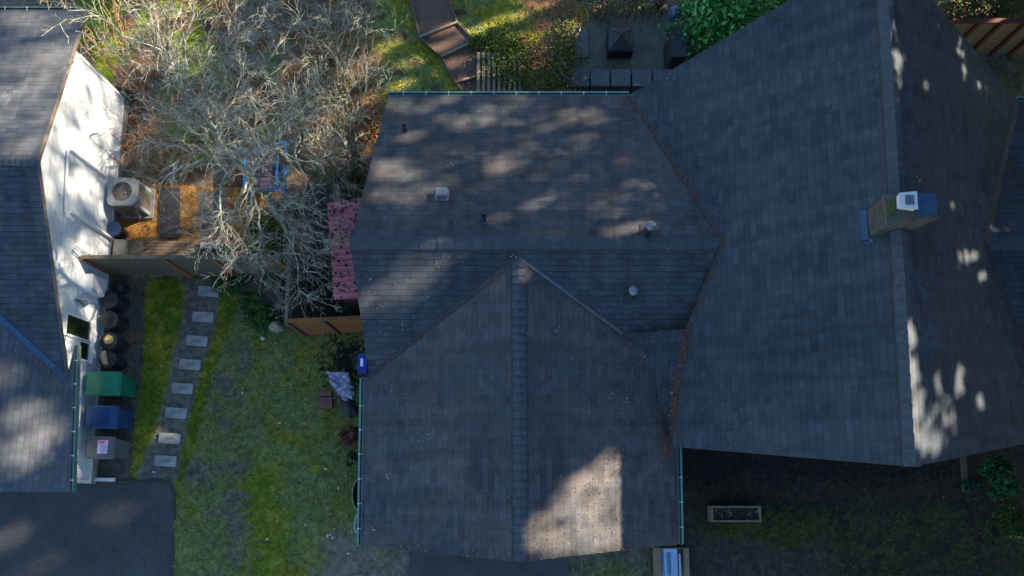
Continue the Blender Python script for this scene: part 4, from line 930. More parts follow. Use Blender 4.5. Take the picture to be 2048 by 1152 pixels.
# tub partly under the garage eave
b = at(722, 988, .35); root = thing('garden_tub', 'dark oval garden tub half hidden under the garage gutter', 'tub', (b.x, b.y, 0))
ov = lambda s, z, n=26: [(b.x + math.cos(a) * .24 * s, b.y + math.sin(a) * .46 * s, z) for a in np.linspace(0, 2 * math.pi, n, endpoint=False)]
mb = MB(); A0, A1, A2, A3 = ov(.75, 0), ov(1, .35), ov(.93, .35), ov(.7, .04); n = 26; mb.add(A0 + A1 + A2 + A3, [(k, (k + 1) % n, n + (k + 1) % n, n + k) for k in range(n)] + [(n + k, n + (k + 1) % n, 2 * n + (k + 1) % n, 2 * n + k) for k in range(n)] + [(2 * n + k, 2 * n + (k + 1) % n, 3 * n + (k + 1) % n, 3 * n + k) for k in range(n)] + [tuple(3 * n + k for k in range(n))]); mb.build('basin', M['black'], root)
mb = MB(); q = ov(1, .355); mb.tube([Vector(p) for p in q + [q[0]]], .014, 6); mb.build('rim', M['beige'], root)
mb = MB(); mb.tube([at(714, 1028, .03), at(711, 1040, .03), at(708, 1052, .03), at(712, 1066, .03)], .02, 6); tag(mb.build('hose', M['tarp']), 'short grey hose end on the grass below the garden tub', 'hose')
blob('tree_stump', at(555, 655, 0), .22, .17, .3, 0, M['stone'], 'flat-topped pale stump at the corner of the orange fence', 'stump', 4)
blob('white_rock', at(527, 677, 0), .07, .06, .08, 0, M['wstone'], 'small white rock beside the dark green shrub', 'rock', 6)
for k_, (x, y, lb) in enumerate(((308, 944, 'just left of the stepping stone nearest the driveway'), (652, 938, 'large one in the middle of the lawn toward the green gutter'), (612, 1050, 'alone in the lower lawn'), (655, 1072, 'left one of three close together'), (661, 1069, 'top one of three close together'), (665, 1075, 'right one of three close together'), (535, 1078, 'on the bright yellow-green strip of lawn'), (677, 976, 'left of the garden tub rim'), (697, 1107, 'on the bare soil by the lower garage corner'), (485, 786, 'in the bare patch right of the stepping stones'), (610, 848, 'below left of the red-brown blocks'), (560, 846, 'on the lawn furthest left of the blocks'))):
    blob('pebble', at(x, y, 0), random.uniform(.03, .055), .03, .04, random.random() * 3, M['wstone'], 'tiny white pebble, ' + lb, 'pebble', k_, group='white pebbles on the lawn')


# ------------------------------------------------------------------ upper yard
# stepped brick path, each step a timber-edged tray
PL = [(812, -40), (840, 75), (884, 113), (911, 165), (940, 200)]; PR = [(880, -40), (915, 45), (950, 83), (1000, 140), (1030, 190)]
lbs = ['brick-filled path step at the top edge, reddish and dim', 'brightest red brick-filled path step', 'brown brick-filled path step above the house gutter', 'lowest brick-filled path step, partly behind the house gutter']
for k in range(4):
    z = .16 - .04 * k; q = [at(*PL[k], z), at(*PR[k], z), at(*PR[k + 1], z), at(*PL[k + 1], z)]; c_ = sum(q, Vector()) / 4; root = thing('path_step', lbs[k], 'step', (c_.x, c_.y, 0), 'brick-filled steps of the garden path')
    mb = MB(); mb.prism([(c_ + (p - c_) * .97).xy for p in q], 0, z - .01); mb.build('brick_fill', M['brick'], root)
    for i in range(4):
        p, r = q[i], q[(i + 1) % 4]; t = (r - p).normalized(); mb = MB(); mb.box((p + r) / 2, ((r - p).length + (.05 if i % 2 == 0 else -.07), .07, .1), axes=(t, Vector((-t.y, t.x, 0)), Vector((0, 0, 1)))); mb.build('timber_edge', M['timber' if i % 2 == 0 else 'wood'], root)
# slatted deck
a = at(952, 105, .25); c = at(1045, 189, .25); root = thing('slatted_deck', 'low wooden slatted deck between the brick path and shrub', 'deck', ((a.x + c.x) / 2, (a.y + c.y) / 2, 0)); mb = MB()
for k in range(9): x = a.x + (c.x - a.x) * (k + .5) / 9; mb.box((x, (a.y + c.y) / 2, .25), (.09, abs(a.y - c.y), .03))
mb.build('slat', M['timber'], root); mb = MB()
for y in (a.y - .15, c.y + .15): mb.box(((a.x + c.x) / 2, y, .12), (c.x - a.x, .06, .22))
mb.build('joist', M['wood'], root)
# fire pit
z = .45; a = at(1215, 55, z); c = at(1267, 103, z); q = ((a.x + c.x) / 2, (a.y + c.y) / 2); w_ = c.x - a.x; root = thing('fire_pit', 'square black fire pit with a pyramid mesh spark screen on the patio', 'fire pit', (q[0], q[1], 0))
mb = MB(); mb.prism(rrect(q, w_, w_, .02), .12, z); mb.build('body', M['blackm'], root)
for sx_ in (-1, 1):
    for sy_ in (-1, 1): mb = MB(); mb.box((q[0] + sx_ * w_ * .42, q[1] + sy_ * w_ * .42, .06), (.06, .06, .12)); mb.build('leg', M['blackm'], root)
mb = MB(); ap = Vector((q[0], q[1], z + .26)); co = [Vector((q[0] + sx_ * w_ * .46, q[1] + sy_ * w_ * .46, z + .01)) for sx_, sy_ in ((-1, -1), (1, -1), (1, 1), (-1, 1))]
for p in co: mb.tube([p, ap], .009, 5)
for t in (.35, .62, .82):
    r_ = [p.lerp(ap, t) for p in co]
    for i in range(4): mb.tube([r_[i], r_[(i + 1) % 4]], .007, 5)
sc_ = mb.build('screen_frame', M['purple'], root)
mb = MB()
for i in range(4): mb.face([co[i] - Vector((0, 0, 0)), co[(i + 1) % 4], ap - Vector((0, 0, .02))])
mb.build('mesh_screen', M['black'], root)
mb = MB(); mb.lathe(ap, [(.03, 0), (.035, .03), (.01, .05)], 10); mb.build('knob', M['blackm'], root)
# row of grey slabs capping the low wall behind the house
for k, (x0, x1) in enumerate(((1136, 1179), (1181, 1220), (1222, 1262), (1264, 1304), (1306, 1345))):
    z = .45; a = at(x0, 138, z); c = at(x1, 172, z); mb = MB(); mb.box(((a.x + c.x) / 2, (a.y + c.y) / 2, .225), (c.x - a.x - .012, abs(a.y - c.y), .45))
    tag(mb.build('grey_slab', M['slab'], bevel=.012), ['leftmost grey slab of the row behind the house, under the shrub', 'second grey slab from the left in the row behind the house', 'middle grey slab of the row behind the house', 'fourth grey slab, with dry leaves on its edge', 'last grey slab, disappearing under the big roof'][k], 'slab', 'grey slabs in a row behind the house')
mb = MB(); a = at(1150, 58, .1); c = at(1176, 100, .1); mb.box(((a.x + c.x) / 2, a.y - .2, .05), (c.x - a.x, .5, .1)); mb.box(((a.x + c.x) / 2, c.y + .0, .06), (c.x - a.x, .5, .12)); tag(mb.build('paving_slab', M['slab'], bevel=.01), 'grey paving slabs between the shrub and the patio', 'slab')
# folded parasol / grill at the patio edge
b = at(1356, 45, 0); root = thing('covered_grill', 'dark covered barbecue grill between the patio and the bright green laurel', 'grill', b)
mb = MB(); a = at(1340, 52, .9); c = at(1374, 118, .9); mb.prism(rrect(((a.x + c.x) / 2, (a.y + c.y) / 2), .5, 1.0, .08), 0, .9, inset=.08); mb.build('cover', M['black'], root)
mb = MB(); p = at(1350, 24, 1.0); mb.lathe((p.x, p.y, 0), [(.05, 0), (.05, .7), (.18, .75), (.2, 1.0), (.15, 1.1), (.04, 1.15)], 16); mb.build('hood', M['flash'], root)
mb = MB(); mb.box(at(1347, 22, 1.16), (.05, .26, .02)); mb.build('handle', M['galv'], root)
b = at(1322, -2, .3); root = thing('plant_pot', 'small pinkish clay pot at the top edge above the patio', 'pot', (b.x, b.y, 0)); mb = MB(); mb.lathe((b.x, b.y, 0), [(.1, 0), (.16, .28), (.18, .28), (.18, .33), (.15, .33), (.14, .28)], 18); mb.build('body', M['brickred'], root); mb = MB(); mb.lathe((b.x, b.y, .27), [(.14, 0), (.14, .02)], 14); mb.build('soil', M['soil'], root)
# garden fence at the upper right
A = at(1925, 42, 1.5); root = thing('garden_fence', 'tan panel fence with red-brown posts at the upper right', 'fence', (A.x, A.y, 0)); A.x -= .3; yF = A.y
mb = MB()
for k in range(11): mb.box((A.x + 3.5, yF, .12 + k * .135), (7, .02, .125))
mb.build('panel', M['woodt'], root)
for px in (1958, 2003, 2051, 2092):
    p = at(px, 42, 1.5); mb = MB(); mb.box((p.x, yF - .06, .78), (.1, .09, 1.56)); mb.build('post', M['woodr'], root)
mb = MB(); mb.box((A.x + 3.5, yF - .02, 1.53), (7, .14, .05)); mb.build('top_rail', M['woodr'], root)
# lower right: planter box, post, cardboard with sheets
z = .38; a = at(1422, 1012, z); c = at(1523, 1044, z); q = ((a.x + c.x) / 2, (a.y + c.y) / 2); w_ = c.x - a.x; h_ = abs(a.y - c.y); root = thing('planter_box', 'empty brown wooden planter box full of dark soil', 'planter', (q[0], q[1], 0))
mb = MB()
for s_ in (-1, 1): mb = MB(); mb.box((q[0], q[1] + s_ * (h_ / 2 - .025), z / 2), (w_, .05, z)); mb.build('long_side', M['timber'], root)
for s_ in (-1, 1): mb = MB(); mb.box((q[0] + s_ * (w_ / 2 - .025), q[1], z / 2), (.05, h_ - .1, z)); mb.build('end_side', M['timber'], root)
mb = MB(); mb.box((q[0], q[1], z / 2 - .03), (w_ - .1, h_ - .1, z - .07)); mb.build('soil', M['soil'], root)
mb = MB()
for _ in range(26): 
    p = Vector((q[0] + random.uniform(-.45, .45) * w_, q[1] + random.uniform(-.4, .4) * h_, z - .06)); t = Vector((random.gauss(0, 1), random.gauss(0, 1), random.uniform(0, .6))).normalized() * random.uniform(.06, .16); mb.tube([p, p + t], .005, 4)
tag(mb.build('dry_stems', M['twig'], root), kind='stuff')
a = at(1926, 912, .05); c = at(1931, 984, .05); mb = MB(); mb.hexa([a + Vector((-.08, 0, -.04)), c + Vector((-.08, 0, -.04)), c + Vector((.08, 0, -.04)), a + Vector((.08, 0, -.04))], [a + Vector((-.08, 0, .04)), c + Vector((-.08, 0, .04)), c + Vector((.08, 0, .04)), a + Vector((.08, 0, .04))]); tag(mb.build('wooden_board', M['wood'], bevel=.006), 'dark brown wooden board lying on the ground below the right gable', 'board')
z = .35; a = at(1310, 1096, z); c = at(1379, 1165, z); q = ((a.x + c.x) / 2, (a.y + c.y) / 2); w_ = c.x - a.x; h_ = abs(a.y - c.y); root = thing('cardboard_box', 'open cardboard box stacked with pale blue sheets below the garage corner', 'box', (q[0], q[1], 0))
mb = MB(); mb.box((q[0], q[1], .06), (w_, h_, .12)); mb.box((q[0] - w_ / 2 + .02, q[1], .2), (.03, h_, .3)); mb.box((q[0] + w_ / 2 - .02, q[1], .22), (.03, h_, .34)); mb.box((q[0], q[1] + h_ / 2 - .02, .2), (w_ - .1, .03, .28)); mb.box((q[0] - w_ * .42, q[1], .34), (w_ * .2, h_, .012)); mb.box((q[0] + w_ * .42, q[1], .39), (w_ * .16, h_, .012)); mb.build('carton', M['card'], root)
for k, (dx, ww, hh, zz, yy) in enumerate(((-.05, .46, .96, .20, 0), (-.2, .07, .92, .36, .02), (.06, .2, .9, .34, .0), (.22, .045, .8, .40, -.06), (-.04, .36, .1, .38, .44))):
    mb = MB(); mb.box((q[0] + dx * w_, q[1] + yy * h_, zz), (ww * w_, hh * h_, .05), random.uniform(-.03, .03)); mb.build('sheet', M['sheet'], root, bevel=.006)

# ------------------------------------------------------------------ vegetation
def shrub(name, label, cat, px, py, rx, ry, h, n, size, cols, lumps=14, stemcol=None, group=None, flat=.5, z0=.0, stems=5, asp=.6):
    c = at(px, py, h * .6); ex = at(px + rx, py, h * .6).x - c.x; ey = at(px, py - ry, h * .6).y - c.y
    root = thing(name, label, cat, (c.x, c.y, 0), group); P = []; Nn = []; Cc = []
    L = []
    for _ in range(lumps):
        a = random.random() * 6.28; r = math.sqrt(random.random()) * .85; L.append((c.x + ex * r * math.cos(a), c.y + ey * r * math.sin(a), z0 + h * (random.uniform(.35, .95) * (1 - .45 * r)), random.uniform(.22, .45) * max(ex, ey), random.uniform(.7, 1.35)))
    cols = np.array(cols, float)
    li = rng.integers(0, lumps, n); L = np.array(L)[li]
    d = rng.normal(size=(n, 3)); d /= np.linalg.norm(d, axis=1)[:, None]; rr = rng.uniform(.55, 1.08, (n, 1)) * L[:, 3:4]
    P = L[:, :3] + d * rr * np.array([1, 1, flat]); P[:, 2] = np.maximum(P[:, 2], .03)
    Nn = d * .7 + rng.normal(0, .45, (n, 3)) + np.array([0, 0, .6])
    col = cols[rng.integers(0, len(cols), n)] * L[:, 4:5] * (1 + rng.normal(0, .2, (n, 1)))
    cards('foliage', P, Nn, rng.uniform(size * .6, size * 1.3, n), col, parent=root, asp=asp)
    mb = MB(); b = Vector((c.x, c.y, 0))
    for _ in range(stems):
        e = random.choice(L); e = Vector(e[:3]); m_ = b.lerp(e, .5) + Vector((random.gauss(0, .05), random.gauss(0, .05), .1)); mb.tube([b + Vector((random.gauss(0, .06), random.gauss(0, .06), 0)), m_, e], [.03, .02, .008], 5)
    mb.build('stem', M['bark'] if stemcol is None else stemcol, root)
    return root
DG = [(.02, .07, .015), (.03, .10, .02), (.015, .05, .012)]; YG = [(.11, .16, .015), (.06, .11, .012), (.16, .15, .03), (.035, .075, .012)]; BG = [(.05, .22, .04), (.08, .30, .06), (.03, .13, .025), (.16, .38, .11)]
BR_ = [(.15, .09, .045), (.10, .06, .035), (.22, .13, .06), (.10, .10, .03)]; PU = [(.11, .15, .015), (.10, .07, .06), (.14, .10, .08), (.06, .09, .015), (.2, .19, .04)]
shrub('laurel', 'big bright green laurel with broad glossy leaves against the right roof', 'shrub', 1470, 8, 118, 92, 2.2, 4200, .15, BG, lumps=46, flat=.6)
shrub('garden_shrub', 'dark green shrub at the outer corner of the shed enclosure', 'shrub', 512, 618, 34, 44, .9, 1500, .09, DG + [(.05, .12, .03)], lumps=16)
shrub('garden_shrub', 'yellow-green shrub with dry purple-brown stems left of the patio', 'shrub', 1108, 108, 58, 92, 1.3, 4200, .075, PU, lumps=34, stems=14, stemcol=M['moss'])
shrub('garden_shrub', 'mossy green shrub between the slatted deck and the yellow-green one', 'shrub', 1015, 100, 42, 80, .8, 2600, .07, YG, lumps=26, stems=10, stemcol=M['moss'])
shrub('garden_shrub', 'ivy-like green patch above the slatted deck', 'shrub', 975, 82, 36, 26, .4, 900, .07, YG, lumps=10)
shrub('ivy', 'sparse yellow-green ivy with dry leaves on the grey slabs', 'ivy', 1258, 140, 48, 9, .55, 260, .06, YG + BR_, lumps=12, stems=4, flat=.2)
shrub('ivy', 'small trailing ivy at the left end of the grey slabs', 'ivy', 1165, 150, 26, 14, .55, 160, .06, YG, lumps=7, stems=3, flat=.2)
shrub('dry_shrub', 'orange-brown dry shrub under the upright mossy trunks', 'shrub', 655, 150, 52, 78, 1.1, 2600, .07, BR_, lumps=24, stems=14)
shrub('dry_shrub', 'rusty brown dry shrub close to the upper left roof edge', 'shrub', 738, 235, 30, 52, .8, 1400, .07, [(.20, .08, .04), (.12, .06, .04), (.24, .14, .06)], lumps=16, stems=8)
shrub('dry_shrub', 'brown dry shrub beside the leaning mossy trunk', 'shrub', 690, 335, 42, 34, .6, 1100, .07, BR_, lumps=14, stems=8)
shrub('garden_shrub', 'low green shrub beneath the bare tree behind the fence', 'shrub', 530, 470, 44, 44, .5, 1300, .08, DG + YG[:2], lumps=14)
shrub('garden_shrub', 'low dark green plants at the foot of the fence beneath bare twigs', 'shrub', 470, 560, 45, 22, .4, 900, .08, DG, lumps=12)
shrub('red_plant', 'low reddish-brown plant below the tarp against the garage', 'plant', 702, 876, 24, 22, .3, 420, .08, [(.17, .05, .035), (.11, .04, .03)], lumps=9)
shrub('garden_plant', 'small green plant next to the crumpled tarp', 'plant', 706, 770, 9, 12, .3, 90, .09, DG, lumps=4)
shrub('garden_plant', 'dark green plant under the garage gutter below the reddish plant', 'plant', 706, 922, 14, 24, .3, 300, .07, DG, lumps=6)
shrub('garden_shrub', 'dark green broad-leaved shrub at the right edge beneath the gable', 'shrub', 2005, 955, 42, 46, .9, 1300, .13, [(.015, .09, .035), (.02, .06, .02)], lumps=14)
shrub('garden_shrub', 'lower right shrub with mixed green and yellow leaves at the edge', 'shrub', 2035, 1040, 46, 38, .6, 1100, .09, DG + [(.10, .10, .02)], lumps=14)
shrub('garden_plant', 'green clump just right of the brown board', 'plant', 1952, 975, 20, 14, .4, 260, .11, [(.015, .09, .035)], lumps=5)
shrub('garden_shrub', 'brown and green shrub above the tan panel fence', 'shrub', 1960, 8, 80, 26, .9, 1500, .09, BR_ + DG, lumps=16)
shrub('dry_shrub', 'dry orange-leaved plants along the top edge above the patio', 'shrub', 1235, 2, 120, 20, .5, 1500, .08, BR_ + [(.25, .16, .05), (.10, .12, .03)], lumps=22)
shrub('dry_shrub', 'rust coloured plant at the left edge of the tan fence', 'shrub', 1918, 42, 16, 16, .5, 300, .08, [(.25, .14, .08), (.14, .08, .05)], lumps=6)

class Tree:
    def __init__(s, seed): s.r = random.Random(seed); s.tr = MB(); s.tw = MB(); s.tr2 = MB(); s.pts = []
    def rv(s, k): return Vector((s.r.gauss(0, k), s.r.gauss(0, k), s.r.gauss(0, k)))
    def twig(s, p, d, L, r, depth, mb, droop):
        n = max(2, int(L / .14)); pts = [p]; q = p.copy(); v = d.normalized()
        for i in range(n):
            v = (v + s.rv(.17) + Vector((0, 0, -droop * 1.6 * (i / n)))).normalized(); q = q + v * (L / n); pts.append(q.copy())
        mb.tube(pts, [max(.0036, r * (1 - .7 * i / n)) for i in range(n + 1)], 4 if r > .012 else 3, cap=False)
        s.pts.append(pts[-1])
        if depth > 0:
            m = int(L / (.17 if depth > 1 else .15)) + 1
            for i in range(m):
                t = s.r.uniform(.12, 1); k = min(n - 1, int(t * n)); pp = pts[k].lerp(pts[k + 1], s.r.random()); tv = (pts[k + 1] - pts[k]).normalized()
                side = s.rv(1); side = (side - tv * side.dot(tv)); side = side.normalized() if side.length > .01 else side
                dd = (tv * .75 + side * s.r.uniform(.5, 1.0) + Vector((0, 0, .1))).normalized()
                s.twig(pp, dd, L * s.r.uniform(.28, .6) * (1 - .4 * t), r * .55, depth - 1, s.tw, droop * 1.2)
    def limb(s, pts, r0, r1, n=None, sub=1.0, L=(.6, 1.5), wob=.05, dens=.19, start=.15, droop=.15):
        P = [Vector(p) for p in pts]; Ls = [(b - a).length for a, b in zip(P, P[1:])]; T = sum(Ls); N = max(6, int(T / .22)); out = []
        for i in range(N + 1):                                   # catmull-rom through the points
            t = i / N * T; k = 0
            while k < len(Ls) - 1 and t > Ls[k]: t -= Ls[k]; k += 1
            u = min(1, t / Ls[k]); p0 = P[max(k - 1, 0)]; p1 = P[k]; p2 = P[k + 1]; p3 = P[min(k + 2, len(P) - 1)]
            q = .5 * ((2 * p1) + (p2 - p0) * u + (2 * p0 - 5 * p1 + 4 * p2 - p3) * u * u + (3 * p1 - p0 - 3 * p2 + p3) * u ** 3)
            out.append(q + (s.rv(wob) if 0 < i < N else Vector()))
        s.tr.tube(out, [r0 + (r1 - r0) * (i / N) ** .8 for i in range(N + 1)], 7 if r0 > .04 else 5)
        m = int(T / dens * sub)
        for i in range(m):
            t = s.r.uniform(start, 1); k = min(N - 1, int(t * N)); p = out[k]; tv = (out[k + 1] - out[k]).normalized()
            side = s.rv(1); side = (side - tv * side.dot(tv)).normalized(); dd = (tv * .8 + side * s.r.uniform(.6, 1.1) + Vector((0, 0, .12))).normalized()
            s.twig(p, dd, s.r.uniform(*L) * 1.25 * (1.1 - .5 * t), max(.006, (r0 + (r1 - r0) * t) * .3), 2, s.tw, droop)
        return out
# the big lichen-covered tree
T1 = Tree(5)
base = at(584, 470, 0); trunk = [base, at(560, 433, 1.6), at(512, 370, 3.3), at(452, 300, 4.5), at(410, 235, 5.6), at(360, 160, 6.8), at(320, 90, 7.6)]
T1.limb(trunk, .15, .035, sub=.7, wob=.03, start=.45)
ends = [(2.2, (512, 370, 3.3), (480, 480, 4.0), (448, 560, 4.4)), (2.2, (540, 400, 2.8), (590, 500, 3.3), (600, 590, 3.2)), (2, (560, 433, 1.9), (610, 470, 3), (672, 486, 3.4)), (2, (560, 433, 1.9), (600, 520, 2.9), (655, 560, 3.1)),
        (3, (500, 350, 3.5), (470, 420, 4.2), (400, 480, 4.6)), (3, (500, 350, 3.5), (520, 470, 3.6), (522, 590, 3.5)), (3, (452, 300, 4.5), (380, 330, 5.0), (305, 372, 5.0)), (3, (452, 300, 4.5), (360, 290, 5.6), (262, 262, 5.9)), (3, (452, 300, 4.5), (540, 300, 4.7), (640, 330, 4.6)),
        (4, (425, 262, 5.2), (350, 165, 6.3), (250, 110, 6.8), (150, 62, 7.1)), (4, (425, 262, 5.2), (330, 210, 6.3), (268, 190, 6.6)), (4, (410, 235, 5.6), (480, 170, 6.4), (560, 90, 6.8), (610, 20, 7)), (4, (425, 262, 5.2), (500, 230, 5.8), (600, 220, 6.1)),
        (5, (360, 160, 6.8), (300, 60, 7.6), (230, -30, 8)), (5, (360, 160, 6.8), (380, 60, 7.7), (400, -40, 8)), (5, (400, 210, 6), (460, 90, 7.2), (520, -30, 7.7)), (5, (360, 160, 6.8), (240, 60, 7.6), (120, 5, 8)), (5, (340, 120, 7.2), (330, 20, 8), (320, -50, 8.3)),
        (3, (470, 320, 4.2), (440, 400, 4.7), (470, 520, 4.4)), (3, (470, 320, 4.2), (560, 260, 5.2), (640, 190, 5.5)), (4, (425, 262, 5.2), (450, 150, 6.5), (470, 40, 7.2)), (4, (410, 235, 5.6), (420, 140, 6.7), (430, 30, 7.5)), (2, (540, 400, 2.8), (620, 420, 3.6), (690, 470, 3.5))]
for e in ends:
    pts = [at(*p) for p in e[1:]]; T1.limb(pts, .042 if e[0] > 2 else .036, .009, sub=.78, wob=.05)
t_ = thing('bare_tree', 'large bare tree with lichen-covered branches spreading over the back yard', 'tree', base); T1.tr.build('trunk', M['bark'], t_); T1.tw.build('crown', M['twig'], t_)
# leaning mossy tree next to the house
T2 = Tree(11); base = at(724, 392, 0)
T2.limb([base, at(690, 372, .9), at(640, 350, 1.9), at(565, 315, 3.2), at(520, 260, 4.2)], .17, .05, sub=.35, wob=.02, start=.5)
for pts in [(( 690, 372, .9), (640, 300, 2.6), (560, 200, 4)), ((640, 350, 1.9), (600, 260, 3.4), (600, 190, 4.2))]: T2.limb([at(*p) for p in pts], .05, .012, sub=.8)
t_ = thing('mossy_tree', 'thick mossy trunk leaning away from the house wall', 'tree', base); T2.tr.build('trunk', M['mossbark'], t_); T2.tw.build('crown', M['twig'], t_)
T3 = Tree(23); base = at(716, 352, 0)
for pts, r in [(((716, 352, 0), (700, 280, 1.6), (690, 200, 2.8), (680, 90, 4.2), (678, -20, 5.2)), .10), (((716, 352, 0), (716, 300, 1.2), (676, 230, 2.6), (640, 160, 3.8), (600, 90, 4.8)), .07), (((700, 280, 1.6), (720, 200, 3), (735, 120, 3.8), (750, 60, 4.4)), .03), (((690, 200, 2.8), (650, 120, 4.2), (620, 30, 5)), .035), (((690, 190, 3), (620, 200, 3.8), (550, 230, 4.4)), .035), (((685, 120, 3.9), (720, 60, 4.6), (735, 30, 4.9)), .03), (((716, 352, 0), (670, 300, 1.8), (610, 270, 3), (560, 275, 3.8)), .05)]:
    T3.limb([at(*p) for p in pts], r, .012, sub=.85)
t_ = thing('upright_tree', 'slim mossy multi-stemmed tree rising beside the upper left roof edge', 'tree', base); T3.tr.build('trunk', M['mossbark'], t_); T3.tw.build('crown', M['twig'], t_)
# young reddish shoots at the upper left and by the fence
for k, (px, py, tx, ty, lb) in enumerate(((300, 215, 150, 0, 'bare reddish shrub between the white house and the big tree'), (250, 300, 330, 250, 'small bare shrub next to the foundation of the white house'), (440, 60, 520, -60, 'thin bare shrub at the top of the yard left of centre'))):
    Tk = Tree(40 + k); b = at(px, py, 0)
    for j in range(9):
        e = at(tx + random.uniform(-90, 90), ty + random.uniform(-50, 60), random.uniform(1.4, 2.6)); m_ = b.lerp(e, .5) + Vector((0, 0, .3)); Tk.limb([b, m_, e], .018, .006, sub=.5, L=(.3, .8))
    t_ = thing('bare_shrub', lb, 'shrub', b); Tk.tr.build('stem', M['twigr'], t_); Tk.tw.build('crown', M['twigr'], t_)

# ------------------------------------------------------------------ unseen conifers to the right, crowns shaped to cast the shade and sun patches
UU = Vector((-math.sin(SAZ), math.cos(SAZ), 0)); VV = SUN.cross(UU); VV = VV if VV.z > 0 else -VV
def uv(p): return p.dot(UU), p.dot(VV)
U0, U1, Vv0, Vv1 = -17.0, 21.0, -14.0, 20.0; CS = .11
nu, nv = int((U1 - U0) / CS), int((Vv1 - Vv0) / CS); openm = np.zeros((nu, nv), bool); seen = np.zeros((nu, nv), bool)
def mark(p, M_, r=0):
    u, v = uv(p); i = int((u - U0) / CS); j = int((v - Vv0) / CS)
    if 0 <= i < nu and 0 <= j < nv: M_[max(0, i - r):i + r + 1, max(0, j - r):j + r + 1] = True
forbid = np.zeros((nu, nv), bool)
def cells(px0, py0, px1, py1, M_, r=1, poly=None, st=5):
    for x in np.arange(px0, px1, st):
        for y in np.arange(py0, py1, st):
            if poly is None or inpoly(np.array(x), np.array(y), poly): mark(surf(x, y), M_, r)
openm = np.zeros((nu, nv)); 
def mk(p, T, soft=False):
    u, v = uv(p); i = int((u - U0) / CS); j = int((v - Vv0) / CS)
    if 0 <= i < nu and 0 <= j < nv:
        if soft and forbid[i, j]: return
        for a_ in (0, 1):
            for b_ in (0, 1):
                if i + a_ < nu and j + b_ < nv: openm[i + a_, j + b_] = max(openm[i + a_, j + b_], T)
def lit_ellipse(px, py, rx, ry, ang=0, T=.45, soft=False):
    a = R(-ang); st = 2.2
    for sx_ in np.arange(-rx, rx + .1, st):
        for sy_ in np.arange(-ry, ry + .1, st):
            k = (sx_ / rx) ** 2 + (sy_ / ry) ** 2
            if k > 1: continue
            x = px + sx_ * math.cos(a) - sy_ * math.sin(a); y = py + sx_ * math.sin(a) + sy_ * math.cos(a)
            p = surf(x, y); n = vnoise(p.x, p.y, 2.6, 3, 61)
            if n > .42 * k ** 1.5 + (.08 if max(rx, ry) > 40 else 0): mk(p, T * min(1, .55 + n) * (1 - .72 * k), soft)
def lit_poly(poly, th=.5, sc=(1.4, 1.4), z=None, rot=25, seed=81, st=3, T=.8, soft=True):
    xs = [p[0] for p in poly]; ys = [p[1] for p in poly]; gx_, gy_ = np.meshgrid(np.arange(min(xs), max(xs), st), np.arange(min(ys), max(ys), st)); m = inpoly(gx_, gy_, poly)
    for x, y in zip(gx_[m], gy_[m]):
        p = surf(x, y) if z is None else at(x, y, z); a = R(rot); q = (p.x * math.cos(a) + p.y * math.sin(a)) * sc[0]; w_ = (-p.x * math.sin(a) + p.y * math.cos(a) + p.z * .9) * sc[1]
        if vnoise(q, w_, 1, 4, seed) > th: mk(p, T, soft)
cells(0, 0, 0, 0, forbid)
cells(700, 185, 2060, 1120, forbid, 1, [(777, 188), (1258, 188), (1600, 0), (1870, 0), (2048, 200), (2048, 890), (1830, 935), (1350, 893), (1358, 1090), (1040, 1126), (722, 1092), (740, 750), (700, 484)])
cells(0, 20, 150, 984, forbid, 1, [(0, 20), (172, 20), (73, 320), (133, 757), (148, 690), (139, 984), (0, 984)]); cells(174, 560, 290, 965, forbid); cells(70, 80, 250, 650, forbid, 1, [(75, 320), (160, 85), (242, 180), (246, 330), (215, 560), (205, 645), (125, 645)], 4); cells(290, 565, 720, 1150, forbid, 1, st=7)
for e in [(960, 240, 56, 9, 4, .34), (1010, 214, 42, 7, 6, .36), (1108, 242, 38, 8, 5, .3), (870, 232, 22, 8, 0, .25), (820, 202, 34, 5, 0, .34), (795, 342, 46, 15, -12, .5), (1020, 333, 32, 9, -5, .42), (1105, 408, 32, 8, 28, .5), (1274, 464, 24, 8, 8, .7), (850, 388, 24, 6, 5, .5), (1175, 226, 32, 10, 8, .25), (870, 210, 50, 5, 5, .3),
          (845, 548, 66, 28, 48, .75), (770, 592, 55, 14, 22, .55), (874, 525, 22, 20, 0, .5), (1048, 548, 5, 11, 90, .6)]: lit_ellipse(*e)
for e in [(1180, 1018, 72, 62, 30, .85), (1218, 975, 46, 66, 0, .8), (1195, 1022, 52, 36, 20, 1), (1118, 1066, 66, 42, 10, .6), (1210, 1070, 56, 46, 0, .85)]: lit_ellipse(*e)
for e in [(1798, 136, 3.5, 24, 0, .9), (1806, 120, 3, 8, 0, .4), (1924, 106, 5, 22, 8, .3), (1932, 146, 4, 15, 8, .25), (1857, 38, 4, 10, 0, .15), (1878, 50, 4, 8, 0, .2), (1966, 178, 5, 7, 0, .2), (1856, 172, 5, 5, 0, .25), (1788, 76, 4, 8, 0, .15),
          (1930, 532, 11, 24, 10, .7), (1950, 528, 11, 18, 10, .5), (1966, 548, 8, 10, 0, .4), (1912, 432, 8, 24, 12, .16), (1972, 420, 5, 18, 0, .2), (1828, 690, 5, 50, 4, .8), (1838, 790, 9, 90, 5, .8), (1862, 868, 26, 44, 0, .6), (1890, 900, 26, 18, 0, .4), (1884, 800, 6, 50, 6, .25), (1922, 765, 5, 30, 0, .4), (1912, 835, 6, 34, 0, .25), (2010, 458, 26, 5, 6, .25)]: lit_ellipse(*e)
